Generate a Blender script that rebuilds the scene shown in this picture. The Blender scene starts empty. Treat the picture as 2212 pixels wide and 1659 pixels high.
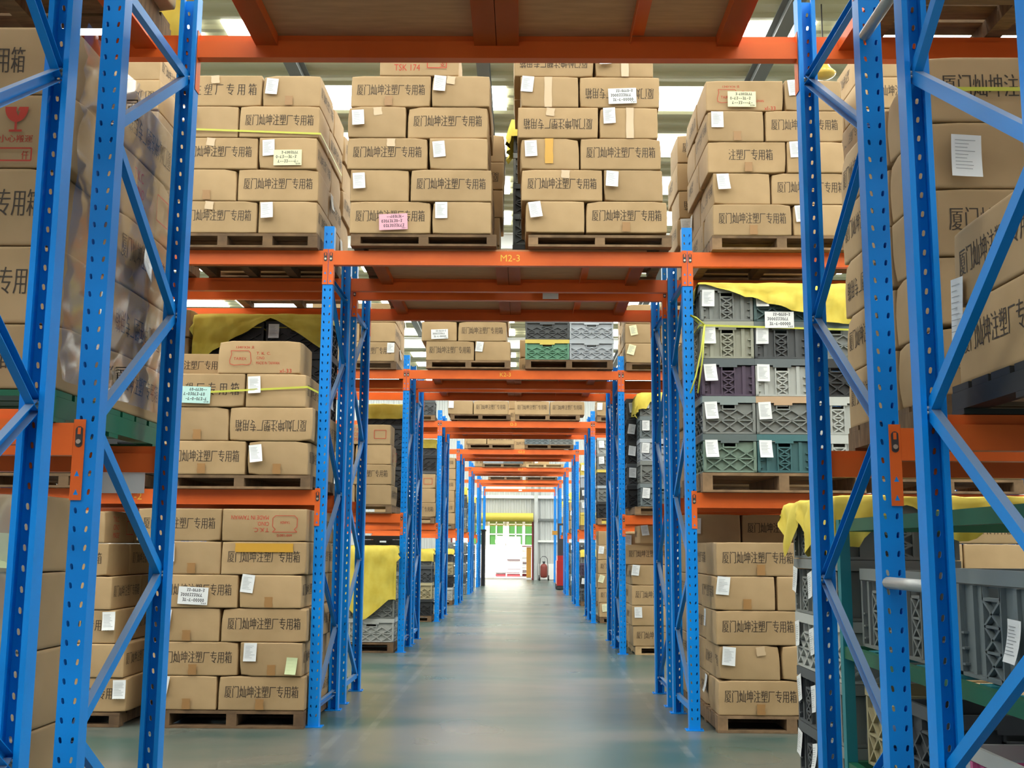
import bpy, math, random
from mathutils import Matrix, Vector, noise

SC = bpy.context.scene
COL = SC.collection
PI = math.pi
rnd = random.Random(7)

# ------------------------------------------------------------------ camera
cam_d = bpy.data.cameras.new('camera')
cam = bpy.data.objects.new('camera', cam_d)
COL.objects.link(cam)
SC.camera = cam
F_PX = 2355.5
cam_d.sensor_fit = 'HORIZONTAL'
cam_d.sensor_width = 36.0
cam_d.lens = 36.0 * F_PX / 2212.0
cam_d.clip_start = 0.05
cam_d.clip_end = 300
PITCH, YAW, ROLL = 0.1491, 0.0109, 0.0075
cam.matrix_world = (Matrix.Translation((0.1231, 0.0, 1.2205)) @ Matrix.Rotation(YAW, 4, 'Z')
                    @ Matrix.Rotation(PI / 2 + PITCH, 4, 'X') @ Matrix.Rotation(ROLL, 4, 'Z'))

# ------------------------------------------------------------------ world, sun, exposure
w = bpy.data.worlds.new('sky')
SC.world = w
w.use_nodes = True
bg = w.node_tree.nodes['Background']
bg.inputs['Color'].default_value = (0.93, 0.97, 1.0, 1)
bg.inputs['Strength'].default_value = 0.3
sun_d = bpy.data.lights.new('sun', 'SUN')
sun_d.energy = 24.0
sun_d.angle = 0.02
sun_d.color = (1.0, 0.95, 0.85)
sun = bpy.data.objects.new('sun', sun_d)
COL.objects.link(sun)
sun.rotation_euler = Vector((0.5, 0.36, -0.78)).to_track_quat('-Z', 'Y').to_euler()
SKYLIGHT = 8.6
SC.view_settings.view_transform = 'Standard'
SC.view_settings.look = 'None'
SC.view_settings.gamma = 1.0
SC.view_settings.use_curve_mapping = False
SC.view_settings.exposure = 0.06

# ------------------------------------------------------------------ materials
def mat(name, col, rough=0.6, metal=0.0, **k):
    m = bpy.data.materials.new(name)
    m.use_nodes = True
    nt = m.node_tree
    b = nt.nodes['Principled BSDF']
    b.inputs['Base Color'].default_value = (*col, 1)
    b.inputs['Roughness'].default_value = rough
    b.inputs['Metallic'].default_value = metal
    for kk, v in k.items():
        b.inputs[kk].default_value = v
    return m

def N(m, t, **props):
    n = m.node_tree.nodes.new(t)
    for k, v in props.items():
        setattr(n, k, v)
    return n

def LK(m, a, b):
    m.node_tree.links.new(a, b)

def bsdf(m):
    return m.node_tree.nodes['Principled BSDF']

def mix_noise(m, c1, c2, scale, lo=0.35, hi=0.65, coord='Object', detail=4, stretch=None):
    """base colour from two colours through a noise"""
    tc = N(m, 'ShaderNodeTexCoord')
    src = tc.outputs[coord]
    if stretch:
        mp = N(m, 'ShaderNodeMapping')
        mp.inputs['Scale'].default_value = stretch
        LK(m, src, mp.inputs['Vector']); src = mp.outputs['Vector']
    nz = N(m, 'ShaderNodeTexNoise')
    nz.inputs['Scale'].default_value = scale
    nz.inputs['Detail'].default_value = detail
    LK(m, src, nz.inputs['Vector'])
    rp = N(m, 'ShaderNodeMapRange')
    rp.inputs['From Min'].default_value = lo
    rp.inputs['From Max'].default_value = hi
    LK(m, nz.outputs['Fac'], rp.inputs['Value'])
    mx = N(m, 'ShaderNodeMix', data_type='RGBA')
    mx.inputs[6].default_value = (*c1, 1)
    mx.inputs[7].default_value = (*c2, 1)
    LK(m, rp.outputs['Result'], mx.inputs[0])
    LK(m, mx.outputs[2], bsdf(m).inputs['Base Color'])
    return mx, nz

def vary(m, amount=0.12):
    """multiply base colour by a per-object random brightness"""
    b = bsdf(m)
    oi = N(m, 'ShaderNodeObjectInfo')
    mr = N(m, 'ShaderNodeMapRange')
    mr.inputs['To Min'].default_value = 1 - amount
    mr.inputs['To Max'].default_value = 1 + amount
    LK(m, oi.outputs['Random'], mr.inputs['Value'])
    vm = N(m, 'ShaderNodeVectorMath', operation='SCALE')
    ln = b.inputs['Base Color'].links[0]
    LK(m, ln.from_socket, vm.inputs[0])
    LK(m, mr.outputs['Result'], vm.inputs['Scale'])
    LK(m, vm.outputs['Vector'], b.inputs['Base Color'])

def bump(m, scale, strength, dist=0.01, coord='Object'):
    tc = N(m, 'ShaderNodeTexCoord')
    nz = N(m, 'ShaderNodeTexNoise')
    nz.inputs['Scale'].default_value = scale
    LK(m, tc.outputs[coord], nz.inputs['Vector'])
    bp = N(m, 'ShaderNodeBump')
    bp.inputs['Strength'].default_value = strength
    bp.inputs['Distance'].default_value = dist
    LK(m, nz.outputs['Fac'], bp.inputs['Height'])
    LK(m, bp.outputs['Normal'], bsdf(m).inputs['Normal'])

M = {}
M['carton'] = mat('cardboard', (0.5, 0.3, 0.14), 0.75)
mix_noise(M['carton'], (0.47, 0.315, 0.163), (0.375, 0.245, 0.118), 3.2, 0.3, 0.7)
vary(M['carton'], 0.09)
M['ink'] = mat('black_ink', (0.045, 0.03, 0.02), 0.7)
M['red_ink'] = mat('red_ink', (0.5, 0.04, 0.02), 0.7)
M['tape'] = mat('brown_tape', (0.36, 0.19, 0.07), 0.3)
M['gold_tape'] = mat('amber_tape', (0.62, 0.33, 0.04), 0.3)
M['clear_tape'] = mat('clear_tape', (0.62, 0.45, 0.28), 0.16)
M['paper'] = mat('white_paper', (0.8, 0.81, 0.82), 0.8)
M['paper_y'] = mat('pale_yellow_paper', (0.78, 0.76, 0.5), 0.8)
M['paper_p'] = mat('pink_paper', (0.8, 0.42, 0.52), 0.8)
M['paper_t'] = mat('pale_teal_paper', (0.5, 0.74, 0.7), 0.8)
M['paper_g'] = mat('pale_green_paper', (0.55, 0.62, 0.36), 0.8)
M['print'] = mat('grey_print', (0.35, 0.36, 0.38), 0.8)
M['pen'] = mat('black_pen', (0.03, 0.03, 0.04), 0.6)
M['blue'] = mat('blue_paint', (0.004, 0.13, 0.48), 0.36, **{'Specular IOR Level': 0.35})
mix_noise(M['blue'], (0.0, 0.25, 0.8), (0.0, 0.21, 0.7), 2.0)
M['brace'] = mat('dusty_blue_paint', (0.01, 0.13, 0.42), 0.4, **{'Specular IOR Level': 0.35})
_g = N(M['brace'], 'ShaderNodeNewGeometry'); _s = N(M['brace'], 'ShaderNodeSeparateXYZ')
LK(M['brace'], _g.outputs['True Normal'], _s.inputs[0])
_r = N(M['brace'], 'ShaderNodeMapRange')
_r.inputs['From Min'].default_value = 0.3; _r.inputs['From Max'].default_value = 0.8; _r.inputs['To Max'].default_value = 0.7
LK(M['brace'], _s.outputs['Z'], _r.inputs['Value'])
_m = N(M['brace'], 'ShaderNodeMix', data_type='RGBA')
_m.inputs[6].default_value = (0.0, 0.23, 0.72, 1); _m.inputs[7].default_value = (0.2, 0.22, 0.24, 1)
LK(M['brace'], _r.outputs['Result'], _m.inputs[0]); LK(M['brace'], _m.outputs[2], bsdf(M['brace']).inputs['Base Color'])
M['orange'] = mat('orange_paint', (0.66, 0.115, 0.015), 0.4, **{'Specular IOR Level': 0.3})
mix_noise(M['orange'], (0.8, 0.145, 0.025), (0.7, 0.12, 0.02), 3.0)
M['yellow_paint'] = mat('yellow_paint', (0.85, 0.5, 0.05), 0.5)
M['steel'] = mat('galvanised_steel', (0.42, 0.43, 0.43), 0.45, 0.6)
M['dark'] = mat('dark_steel', (0.05, 0.045, 0.05), 0.5, 0.3)
M['bolt'] = mat('bolt_steel', (0.6, 0.58, 0.5), 0.35, 0.8)
M['ply'] = mat('plywood', (0.42, 0.25, 0.14), 0.65)
mix_noise(M['ply'], (0.56, 0.27, 0.125), (0.45, 0.21, 0.09), 6.0, 0.3, 0.7, stretch=(1, 6, 1))
M['wood'] = mat('pallet_wood', (0.3, 0.2, 0.12), 0.85)
mix_noise(M['wood'], (0.29, 0.175, 0.09), (0.14, 0.085, 0.045), 9.0, 0.3, 0.7, stretch=(1, 5, 1))
vary(M['wood'], 0.2)
M['darkwood'] = mat('dark_pallet_wood', (0.12, 0.075, 0.045), 0.85)
mix_noise(M['darkwood'], (0.2, 0.115, 0.055), (0.1, 0.058, 0.03), 9.0, 0.3, 0.7, stretch=(1, 5, 1))
M['palewood'] = mat('pale_pallet_wood', (0.55, 0.38, 0.2), 0.8)
mix_noise(M['palewood'], (0.58, 0.4, 0.21), (0.45, 0.3, 0.15), 9.0)
M['greenpl'] = mat('green_plastic', (0.005, 0.12, 0.06), 0.4)
M['blackpl'] = mat('black_plastic', (0.012, 0.012, 0.012), 0.5)
M['cloth'] = mat('yellow_cloth', (0.72, 0.5, 0.05), 0.8)
mix_noise(M['cloth'], (0.74, 0.6, 0.1), (0.66, 0.5, 0.06), 7.0)
M['strap'] = mat('yellow_strap', (0.55, 0.56, 0.07), 0.4)
M['green'] = mat('green_paint', (0.006, 0.11, 0.05), 0.4)
M['teal'] = mat('teal_paint', (0.01, 0.2, 0.24), 0.4)
M['foil'] = mat('stretch_film', (0.8, 0.8, 0.8), 0.12)
M['crate'] = mat('crate_plastic', (0.2, 0.21, 0.2), 0.5)
_oi = N(M['crate'], 'ShaderNodeObjectInfo')
LK(M['crate'], _oi.outputs['Color'], bsdf(M['crate']).inputs['Base Color'])
# stretch film: thin glossy sheet that lets most light through
_f = M['foil']; _nt = _f.node_tree
_tr = N(_f, 'ShaderNodeBsdfTransparent'); _gl = N(_f, 'ShaderNodeBsdfGlossy'); _mx = N(_f, 'ShaderNodeMixShader')
_gl.inputs['Roughness'].default_value = 0.18
_gl.inputs['Color'].default_value = (0.85, 0.85, 0.87, 1)
_mx.inputs[0].default_value = 0.3
LK(_f, _tr.outputs[0], _mx.inputs[1]); LK(_f, _gl.outputs[0], _mx.inputs[2])
LK(_f, _mx.outputs[0], _nt.nodes['Material Output'].inputs['Surface'])

def floor_material():
    m = mat('polished_concrete', (0.3, 0.33, 0.31), 0.3, **{'Specular IOR Level': 0.36})
    mx, nz = mix_noise(m, (0.135, 0.138, 0.118), (0.045, 0.096, 0.086), 0.9, 0.4, 0.62, detail=8, stretch=(0.6, 1.3, 1))
    tc = N(m, 'ShaderNodeTexCoord')
    sp = N(m, 'ShaderNodeSeparateXYZ'); LK(m, tc.outputs['Object'], sp.inputs[0])
    n2 = N(m, 'ShaderNodeTexNoise'); n2.inputs['Scale'].default_value = 5; n2.inputs['Detail'].default_value = 6
    LK(m, tc.outputs['Object'], n2.inputs['Vector'])
    last = mx.outputs[2]
    # worn pale lane lines and pour joints
    for axis, pos, wd, amt in (('X', 1.13, 0.025, 0.4), ('X', -0.9, 0.025, 0.4), ('X', -1.08, 0.025, 0.4)):
        a = N(m, 'ShaderNodeMath', operation='SUBTRACT'); LK(m, sp.outputs[axis], a.inputs[0]); a.inputs[1].default_value = pos
        b = N(m, 'ShaderNodeMath', operation='ABSOLUTE'); LK(m, a.outputs[0], b.inputs[0])
        c = N(m, 'ShaderNodeMath', operation='LESS_THAN'); LK(m, b.outputs[0], c.inputs[0]); c.inputs[1].default_value = wd
        d = N(m, 'ShaderNodeMapRange'); d.inputs['From Min'].default_value = 0.4; d.inputs['From Max'].default_value = 0.6
        d.inputs['To Max'].default_value = amt
        LK(m, n2.outputs['Fac'], d.inputs['Value'])
        e = N(m, 'ShaderNodeMath', operation='MULTIPLY'); LK(m, c.outputs[0], e.inputs[0]); LK(m, d.outputs['Result'], e.inputs[1])
        x = N(m, 'ShaderNodeMix', data_type='RGBA'); x.inputs[7].default_value = (0.24, 0.24, 0.21, 1)
        LK(m, e.outputs[0], x.inputs[0]); LK(m, last, x.inputs[6]); last = x.outputs[2]
    LK(m, last, bsdf(m).inputs['Base Color'])
    n3 = N(m, 'ShaderNodeTexNoise'); n3.inputs['Scale'].default_value = 1.1; n3.inputs['Detail'].default_value = 2
    LK(m, tc.outputs['Object'], n3.inputs['Vector'])
    rr = N(m, 'ShaderNodeMapRange'); rr.inputs['From Min'].default_value = 0.3; rr.inputs['From Max'].default_value = 0.7
    rr.inputs['To Min'].default_value = 0.27; rr.inputs['To Max'].default_value = 0.31
    LK(m, n3.outputs['Fac'], rr.inputs['Value']); LK(m, rr.outputs['Result'], bsdf(m).inputs['Roughness'])
    return m
M['floor'] = floor_material()
M['roof'] = mat('roof_sheet', (0.52, 0.5, 0.33), 0.5)
M['wallsheet'] = mat('wall_sheet', (0.5, 0.51, 0.5), 0.55)
M['whitewall'] = mat('white_plaster', (0.8, 0.8, 0.78), 0.7)
M['greysteel'] = mat('grey_steel', (0.16, 0.17, 0.17), 0.5)
M['shutter'] = mat('yellow_shutter', (0.6, 0.47, 0.06), 0.5)
M['red'] = mat('red_paint', (0.38, 0.015, 0.012), 0.4)
M['dullred'] = mat('dull_red_paint', (0.2, 0.03, 0.02), 0.5)
M['amberwood'] = mat('orange_board', (0.65, 0.32, 0.05), 0.6)
M['maroon'] = mat('maroon_cloth', (0.2, 0.02, 0.03), 0.8)
M['glass'] = mat('green_glass', (0.03, 0.11, 0.025), 0.3)
M['pale'] = mat('white_board', (0.8, 0.78, 0.76), 0.6)
M['greyboard'] = mat('grey_board', (0.22, 0.18, 0.2), 0.7)
M['concrete'] = mat('yard_concrete', (0.7, 0.69, 0.65), 0.8)
M['amber'] = mat('amber_lamp_glass', (0.75, 0.5, 0.1), 0.2)
def emit(name, col, s):
    m = bpy.data.materials.new(name); m.use_nodes = True
    nt = m.node_tree; nt.nodes.remove(nt.nodes['Principled BSDF'])
    e = nt.nodes.new('ShaderNodeEmission'); e.inputs[0].default_value = (*col, 1); e.inputs[1].default_value = s
    nt.links.new(e.outputs[0], nt.nodes['Material Output'].inputs['Surface'])
    return m
M['skylight'] = emit('skylight_sheet', (0.97, 1.0, 0.93), SKYLIGHT)
M['clerestory'] = emit('lit_clerestory', (1.0, 0.93, 0.55), 2.0)

# ------------------------------------------------------------------ mesh building
class MB:
    def __init__(s):
        s.v = []; s.f = []; s.m = []
    def add(s, vs, fs, mi=0):
        o = len(s.v)
        s.v += [tuple(v) for v in vs]
        s.f += [tuple(i + o for i in f) for f in fs]
        s.m += [mi] * len(fs)
    def box(s, x0, x1, y0, y1, z0, z1, mi=0, T=None):
        vs = [(x, y, z) for z in (z0, z1) for y in (y0, y1) for x in (x0, x1)]
        if T is not None:
            vs = [T @ Vector(v) for v in vs]
        s.add(vs, [(0, 2, 3, 1), (4, 5, 7, 6), (0, 1, 5, 4), (2, 6, 7, 3), (0, 4, 6, 2), (1, 3, 7, 5)], mi)
    def bar(s, p, q, w_, h_, mi=0, up=(0, 0, 1)):
        p = Vector(p); q = Vector(q); d = (q - p); L = d.length; d.normalize()
        u = Vector(up)
        if abs(d.dot(u)) > 0.98: u = Vector((1, 0, 0))
        x = d.cross(u).normalized(); z = x.cross(d)
        T = Matrix((( x.x, d.x, z.x, p.x), (x.y, d.y, z.y, p.y), (x.z, d.z, z.z, p.z), (0, 0, 0, 1)))
        s.box(-w_ / 2, w_ / 2, 0, L, -h_ / 2, h_ / 2, mi, T)
    def tube(s, pts, r, n=8, mi=0):
        pts = [Vector(p) for p in pts]; rings = []
        for i, p in enumerate(pts):
            d = (pts[min(i + 1, len(pts) - 1)] - pts[max(i - 1, 0)]).normalized()
            u = Vector((0, 0, 1)) if abs(d.z) < 0.9 else Vector((1, 0, 0))
            a = d.cross(u).normalized(); b = a.cross(d)
            rr = r[i] if isinstance(r, (list, tuple)) else r
            rings.append([p + a * math.cos(2 * PI * k / n) * rr + b * math.sin(2 * PI * k / n) * rr for k in range(n)])
        vs = [v for R in rings for v in R]; fs = []
        for i in range(len(pts) - 1):
            for k in range(n):
                fs.append((i * n + k, i * n + (k + 1) % n, (i + 1) * n + (k + 1) % n, (i + 1) * n + k))
        fs.append(tuple(range(n))[::-1]); fs.append(tuple((len(pts) - 1) * n + k for k in range(n)))
        s.add(vs, fs, mi)
    def lathe(s, prof, n=20, mi=0, c=(0, 0, 0)):
        vs = []; fs = []
        for (r, z) in prof:
            for k in range(n):
                a = 2 * PI * k / n
                vs.append((c[0] + r * math.cos(a), c[1] + r * math.sin(a), c[2] + z))
        for i in range(len(prof) - 1):
            for k in range(n):
                fs.append((i * n + k, i * n + (k + 1) % n, (i + 1) * n + (k + 1) % n, (i + 1) * n + k))
        fs.append(tuple(range(n))[::-1]); fs.append(tuple((len(prof) - 1) * n + k for k in range(n)))
        s.add(vs, fs, mi)
    def mesh(s, name, mats, smooth=False):
        me = bpy.data.meshes.new(name)
        me.from_pydata(s.v, [], s.f)
        for m in mats: me.materials.append(M[m])
        if any(s.m): me.polygons.foreach_set('material_index', s.m)
        if smooth: me.polygons.foreach_set('use_smooth', [True] * len(s.f))
        me.update()
        return me

def obj(name, me, parent=None, loc=(0, 0, 0), rz=0.0, mtx=None, color=None, scale=None):
    o = bpy.data.objects.new(name, me)
    COL.objects.link(o)
    if parent is not None: o.parent = parent
    if mtx is not None:
        o.matrix_basis = mtx
    else:
        o.location = loc; o.rotation_euler = (0, 0, rz)
        if scale: o.scale = scale
    if color: o.color = (*color, 1)
    return o

LABELS = {}
def tag(o, label, cat, group=None):
    n = len(label.split())
    if not 4 <= n <= 16: print('LABEL LENGTH', n, label)
    if label in LABELS: print('LABEL TWICE', label)
    LABELS[label] = o
    o['label'] = label; o['category'] = cat
    if group: o['group'] = group
    return o
def empty(name, loc, rz=0):
    o = bpy.data.objects.new(name, None); COL.objects.link(o)
    o.location = loc; o.rotation_euler = (0, 0, rz); o.empty_display_size = 0.1
    return o
def structure(name, me, loc=(0, 0, 0)):
    o = obj(name, me, loc=loc); o['kind'] = 'structure'
    return o

# ------------------------------------------------------------------ lettering
_tc = {}
def text2d(s, w_=None, h_=None, bold=0.0):
    """outline text as a flat polygon set centred on 0, scaled to w_ x h_"""
    if s not in _tc:
        c = bpy.data.curves.new('lettering', 'FONT'); c.body = s; c.resolution_u = 2
        cjk = any(ord(ch) > 0x2000 for ch in s)
        if cjk: c.offset = -0.012
        o = bpy.data.objects.new('lettering', c); COL.objects.link(o)
        dg = bpy.context.evaluated_depsgraph_get()
        me = o.evaluated_get(dg).to_mesh()
        vs = [(v.co.x, v.co.y) for v in me.vertices]; fs = [tuple(p.vertices) for p in me.polygons]
        o.evaluated_get(dg).to_mesh_clear()
        bpy.data.objects.remove(o); bpy.data.curves.remove(c)
        if cjk:   # thicker uprights, like a song-style face
            k = len(vs)
            vs = vs + [(x + 0.045, y) for x, y in vs]
            fs = fs + [tuple(i + k for i in f) for f in fs]
        _tc[s] = (vs, fs)
    vs, fs = _tc[s]
    x0 = min(v[0] for v in vs); x1 = max(v[0] for v in vs); y0 = min(v[1] for v in vs); y1 = max(v[1] for v in vs)
    sx = w_ / (x1 - x0) if w_ else None
    sy = h_ / (y1 - y0) if h_ else sx
    if sx is None: sx = sy
    return [((x - (x0 + x1) / 2) * sx, (y - (y0 + y1) / 2) * sy) for x, y in vs], fs

def put_text(mb, s, cx, cz, w_, h_, y, mi, surf=None):
    vs, fs = text2d(s, w_, h_)
    pts = []
    for x, z in vs:
        X, Z = x + cx, z + cz
        pts.append((X, (surf(X, Z) if surf else y) , Z))
    mb.add(pts, fs, mi)

def strokes(mb, pts, wd, y, mi):
    """a polyline in the xz plane, drawn as thin quads facing -y"""
    for (a, b) in zip(pts, pts[1:]):
        d = Vector((b[0] - a[0], b[1] - a[1]))
        if d.length < 1e-6: continue
        n = Vector((-d.y, d.x)).normalized() * wd / 2
        mb.add([(a[0] - n.x, y, a[1] - n.y), (b[0] - n.x, y, b[1] - n.y), (b[0] + n.x, y, b[1] + n.y), (a[0] + n.x, y, a[1] + n.y)],
               [(0, 1, 2, 3)], mi)

# ------------------------------------------------------------------ cartons
CL, CW, CH = 0.592, 0.432, 0.237     # length, width, height
PRINT = '厦门灿坤注塑厂专用箱'
_carton = {}
def carton_mesh(kind, seed):
    key = (kind, seed)
    if key in _carton: return _carton[key]
    r = random.Random(seed * 31 + 5)
    amp = (0.005, 0.008, 0.004, 0.012)[seed % 4]
    off = Vector((seed * 7.3, seed * 1.7, 3.1))
    hx, hy, hz = CL / 2 - 0.004, CW / 2 - 0.004, CH / 2
    def win(u, v): return max(0, 1 - u * u) * max(0, 1 - v * v)
    def front(x, z):
        return amp * (0.6 + noise.noise(Vector((x * 4, 0.0, z * 7)) + off)) * win(x / hx, z / hz)
    def side(y, z):
        return amp * (0.5 + noise.noise(Vector((9.0, y * 5, z * 7)) + off)) * win(y / hy, z / hz)
    e = 0.005
    def axis(h, n):
        g = 2.4 * e
        return [-h, -h + e] + [-h + g + (2 * h - 2 * g) * i / n for i in range(n + 1)] + [h - e, h]
    ax, ay, az = axis(hx, 7), axis(hy, 5), axis(hz, 4)
    dent = {}
    for sx in (-1, 1):
        for sy in (-1, 1):
            for sz in (-1, 1):
                dent[(sx, sy, sz)] = r.random() ** 4 * 0.018
    mb = MB(); idx = {}
    def vert(i, j, k):
        if (i, j, k) in idx: return idx[(i, j, k)]
        x, y, z = ax[i], ay[j], az[k]
        ex, ey, ez = i in (0, len(ax) - 1), j in (0, len(ay) - 1), k in (0, len(az) - 1)
        if ex + ey + ez >= 2:
            s = 0.4 if ex + ey + ez == 2 else 0.5
            if ex: x -= math.copysign(e * s, x)
            if ey: y -= math.copysign(e * s, y)
            if ez: z -= math.copysign(e * s * 0.6, z)
        else:
            if ey: y += math.copysign(front(x, z), y)
            elif ex: x += math.copysign(side(y, z), x)
            elif ez: z -= math.copysign(0.004 * win(x / hx, y / hy), z)
        c = (1 if x > 0 else -1, 1 if y > 0 else -1, 1 if z > 0 else -1)
        dd = math.sqrt(((abs(x) - hx)) ** 2 + ((abs(y) - hy)) ** 2 + ((abs(z) - hz)) ** 2)
        f = max(0, 1 - dd / 0.09) * dent[c]
        x -= c[0] * f * 0.5; y -= c[1] * f * 0.6; z -= c[2] * f * 0.7
        idx[(i, j, k)] = len(mb.v); mb.v.append((x, y, z))
        return idx[(i, j, k)]
    nx, ny, nz = len(ax) - 1, len(ay) - 1, len(az) - 1
    def q(a, b, c, d): mb.f.append((a, b, c, d)); mb.m.append(0)
    for i in range(nx):
        for k in range(nz):
            q(vert(i, 0, k), vert(i + 1, 0, k), vert(i + 1, 0, k + 1), vert(i, 0, k + 1))
            q(vert(i, ny, k), vert(i, ny, k + 1), vert(i + 1, ny, k + 1), vert(i + 1, ny, k))
        for j in range(ny):
            q(vert(i, j, 0), vert(i, j + 1, 0), vert(i + 1, j + 1, 0), vert(i + 1, j, 0))
            q(vert(i, j, nz), vert(i + 1, j, nz), vert(i + 1, j + 1, nz), vert(i, j + 1, nz))
    for j in range(ny):
        for k in range(nz):
            q(vert(0, j, k), vert(0, j, k + 1), vert(0, j + 1, k + 1), vert(0, j + 1, k))
            q(vert(nx, j, k), vert(nx, j + 1, k), vert(nx, j + 1, k + 1), vert(nx, j, k + 1))
    nbody = len(mb.f)
    def deco(sgn):
        t = MB()
        sf = lambda x, z: -(hy + front(x, z) + 0.0012)
        yf = -(hy + 0.0105)
        if kind == 'std':
            put_text(t, PRINT, 0.0, 0.012, 0.5, 0.083, 0, 1, sf)
        elif kind == 'stdl':
            put_text(t, PRINT, -0.12, 0.0, 0.5, 0.09, 0, 1, sf)
        elif kind == 'wide':
            put_text(t, '注塑厂专用箱', 0.03, 0.02, 0.33, 0.085, 0, 1, sf)
        elif kind == 'spaced':
            put_text(t, '注 塑 厂 专 用 箱', 0.02, 0.01, 0.47, 0.09, 0, 1, sf)
        elif kind == 'tairex':
            put_text(t, '1340²X36 支', -0.1, 0.072, 0.13, 0.022, 0, 2, sf)
            P = [(-0.2, 0.045), (-0.075, 0.045), (-0.062, 0.03), (-0.055, -0.03), (-0.06, -0.05), (-0.085, -0.058), (-0.12, -0.054),
                 (-0.175, -0.06), (-0.205, -0.05), (-0.208, -0.025), (-0.195, 0.02), (-0.2, 0.045)]
            strokes(t, P, 0.004, yf, 2)
            put_text(t, 'TAIREX', -0.135, -0.012, 0.09, 0.02, 0, 2, sf)
            put_text(t, 'T. K. C.', 0.03, 0.028, 0.1, 0.02, 0, 2, sf)
            put_text(t, 'C/NO.', 0.012, -0.006, 0.06, 0.02, 0, 2, sf)
            put_text(t, 'MADE IN TAIWAN', 0.062, -0.042, 0.165, 0.02, 0, 2, sf)
            put_text(t, 'xl-33', 0.19, -0.098, 0.085, 0.03, 0, 2, sf)
        elif kind == 'tkc':
            put_text(t, 'T.K.C.', 0.02, 0.035, 0.11, 0.03, 0, 2, sf)
            put_text(t, 'CINO.', 0.008, -0.01, 0.085, 0.03, 0, 2, sf)
            put_text(t, 'MADE IN TAIWAN', 0.1, -0.055, 0.26, 0.03, 0, 2, sf)
            P = [(-0.23, 0.05), (-0.06, 0.05), (-0.08, 0.03), (-0.06, 0.01), (-0.06, -0.05), (-0.08, -0.07), (-0.21, -0.07), (-0.23, -0.05),
                 (-0.23, 0.01), (-0.21, 0.03), (-0.23, 0.05)]
            strokes(t, P, 0.004, yf, 2)
            put_text(t, '600²180支', -0.14, 0.075, 0.11, 0.024, 0, 2, sf)
            put_text(t, 'TAIREX', -0.145, -0.02, 0.07, 0.018, 0, 2, sf)
        elif kind == 'tsk':
            put_text(t, 'TSK 174', -0.09, -0.055, 0.19, 0.05, 0, 2, sf)
            strokes(t, [(0.06, 0.0), (0.06, -0.06), (0.2, -0.06), (0.2, 0.0), (0.06, 0.0)], 0.006, yf, 2)
            put_text(t, '支', 0.17, -0.03, 0.04, 0.04, 0, 2, sf)
        elif kind == 'fragile':
            c = .103
            bowl = [(c + 0.04 * math.cos(a), 0.075 + 0.05 * math.sin(a)) for a in [PI + PI * i / 12 for i in range(13)]]
            crack = [(c + .008, 0.075), (c + .004, 0.06), (c + .012, 0.064), (c + .006, 0.045), (c - .002, 0.062), (c, 0.075)]
            pl = bowl + crack
            t.add([(x, yf, z) for x, z in pl], [tuple(range(len(pl)))], 2)
            strokes(t, [(c, 0.026), (c, 0.0)], 0.008, yf, 2)
            strokes(t, [(c - .022, -0.003), (c + .022, -0.003)], 0.007, yf, 2)
            put_text(t, '小心搬運', c, -0.026, 0.115, 0.024, 0, 2, sf)
            strokes(t, [(c - .06, -.06), (c - .06, -.1), (c + .06, -.1), (c + .06, -.06), (c - .06, -.06)], 0.005, yf, 2)
            put_text(t, '仟', c + .035, -0.08, 0.025, 0.028, 0, 2, sf)
        elif kind == 'redmark':
            put_text(t, 'T.K.C', -0.1, 0.06, 0.1, 0.04, 0, 2, sf)
            put_text(t, 'CINO', -0.09, 0.0, 0.11, 0.04, 0, 2, sf)
            put_text(t, 'MADE', -0.08, -0.06, 0.12, 0.04, 0, 2, sf)
            strokes(t, [(0.1, 0.05), (0.1, -0.05), (0.24, -0.05), (0.24, 0.05), (0.1, 0.05)], 0.006, yf, 2)
        if sgn > 0:
            t.v = [(-x, -y, z) for x, y, z in t.v]
        mb.add(t.v, [], 0)
        o = len(mb.v) - len(t.v)
        mb.f += [tuple(i + o for i in f) for f in t.f]; mb.m += t.m
    if kind != 'plain':
        deco(-1); deco(1)
    # centre seam on the top flaps
    me = bpy.data.meshes.new('carton')
    me.from_pydata(mb.v, [], mb.f)
    for m in ('carton', 'ink', 'red_ink'): me.materials.append(M[m])
    me.polygons.foreach_set('material_index', mb.m)
    me.polygons.foreach_set('use_smooth', [i < nbody for i in range(len(mb.f))])
    me.update()
    _carton[key] = me
    return me

# paper slips, cards, tape: built to hang on a -y face, origin at their top centre on the face
def slip_mesh(seed, wd=0.088, ht=0.122, m='paper', lines=True):
    r = random.Random(seed)
    mb = MB(); n = 5
    curl = r.choice((0.0, 0.004, 0.014, 0.022)); skew = r.uniform(-0.008, 0.008)
    vs = []
    for i in range(n + 1):
        f = i / n
        for sx in (-1, 0, 1):
            vs.append((sx * wd / 2 + skew * f, -0.002 - curl * f * f - (0.004 * f if sx == 1 else 0), -ht * f))
    fs = []
    for i in range(n):
        for j in range(2):
            a = i * 3 + j
            fs.append((a + 3, a + 4, a + 1, a))
    mb.add(vs, fs, 0)
    if lines:
        for k in range(9):
            z = -0.02 - k * (ht - 0.034) / 9
            f = -z / ht
            y = -0.0034 - curl * f * f - 0.004 * f
            x0 = -wd * 0.38 + skew * f
            L = wd * r.uniform(0.35, 0.76)
            strokes(mb, [(x0, z), (x0 + L, z)], 0.0022, y, 1)
    return mb.mesh('paper_slip', [m, 'print'])

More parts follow.
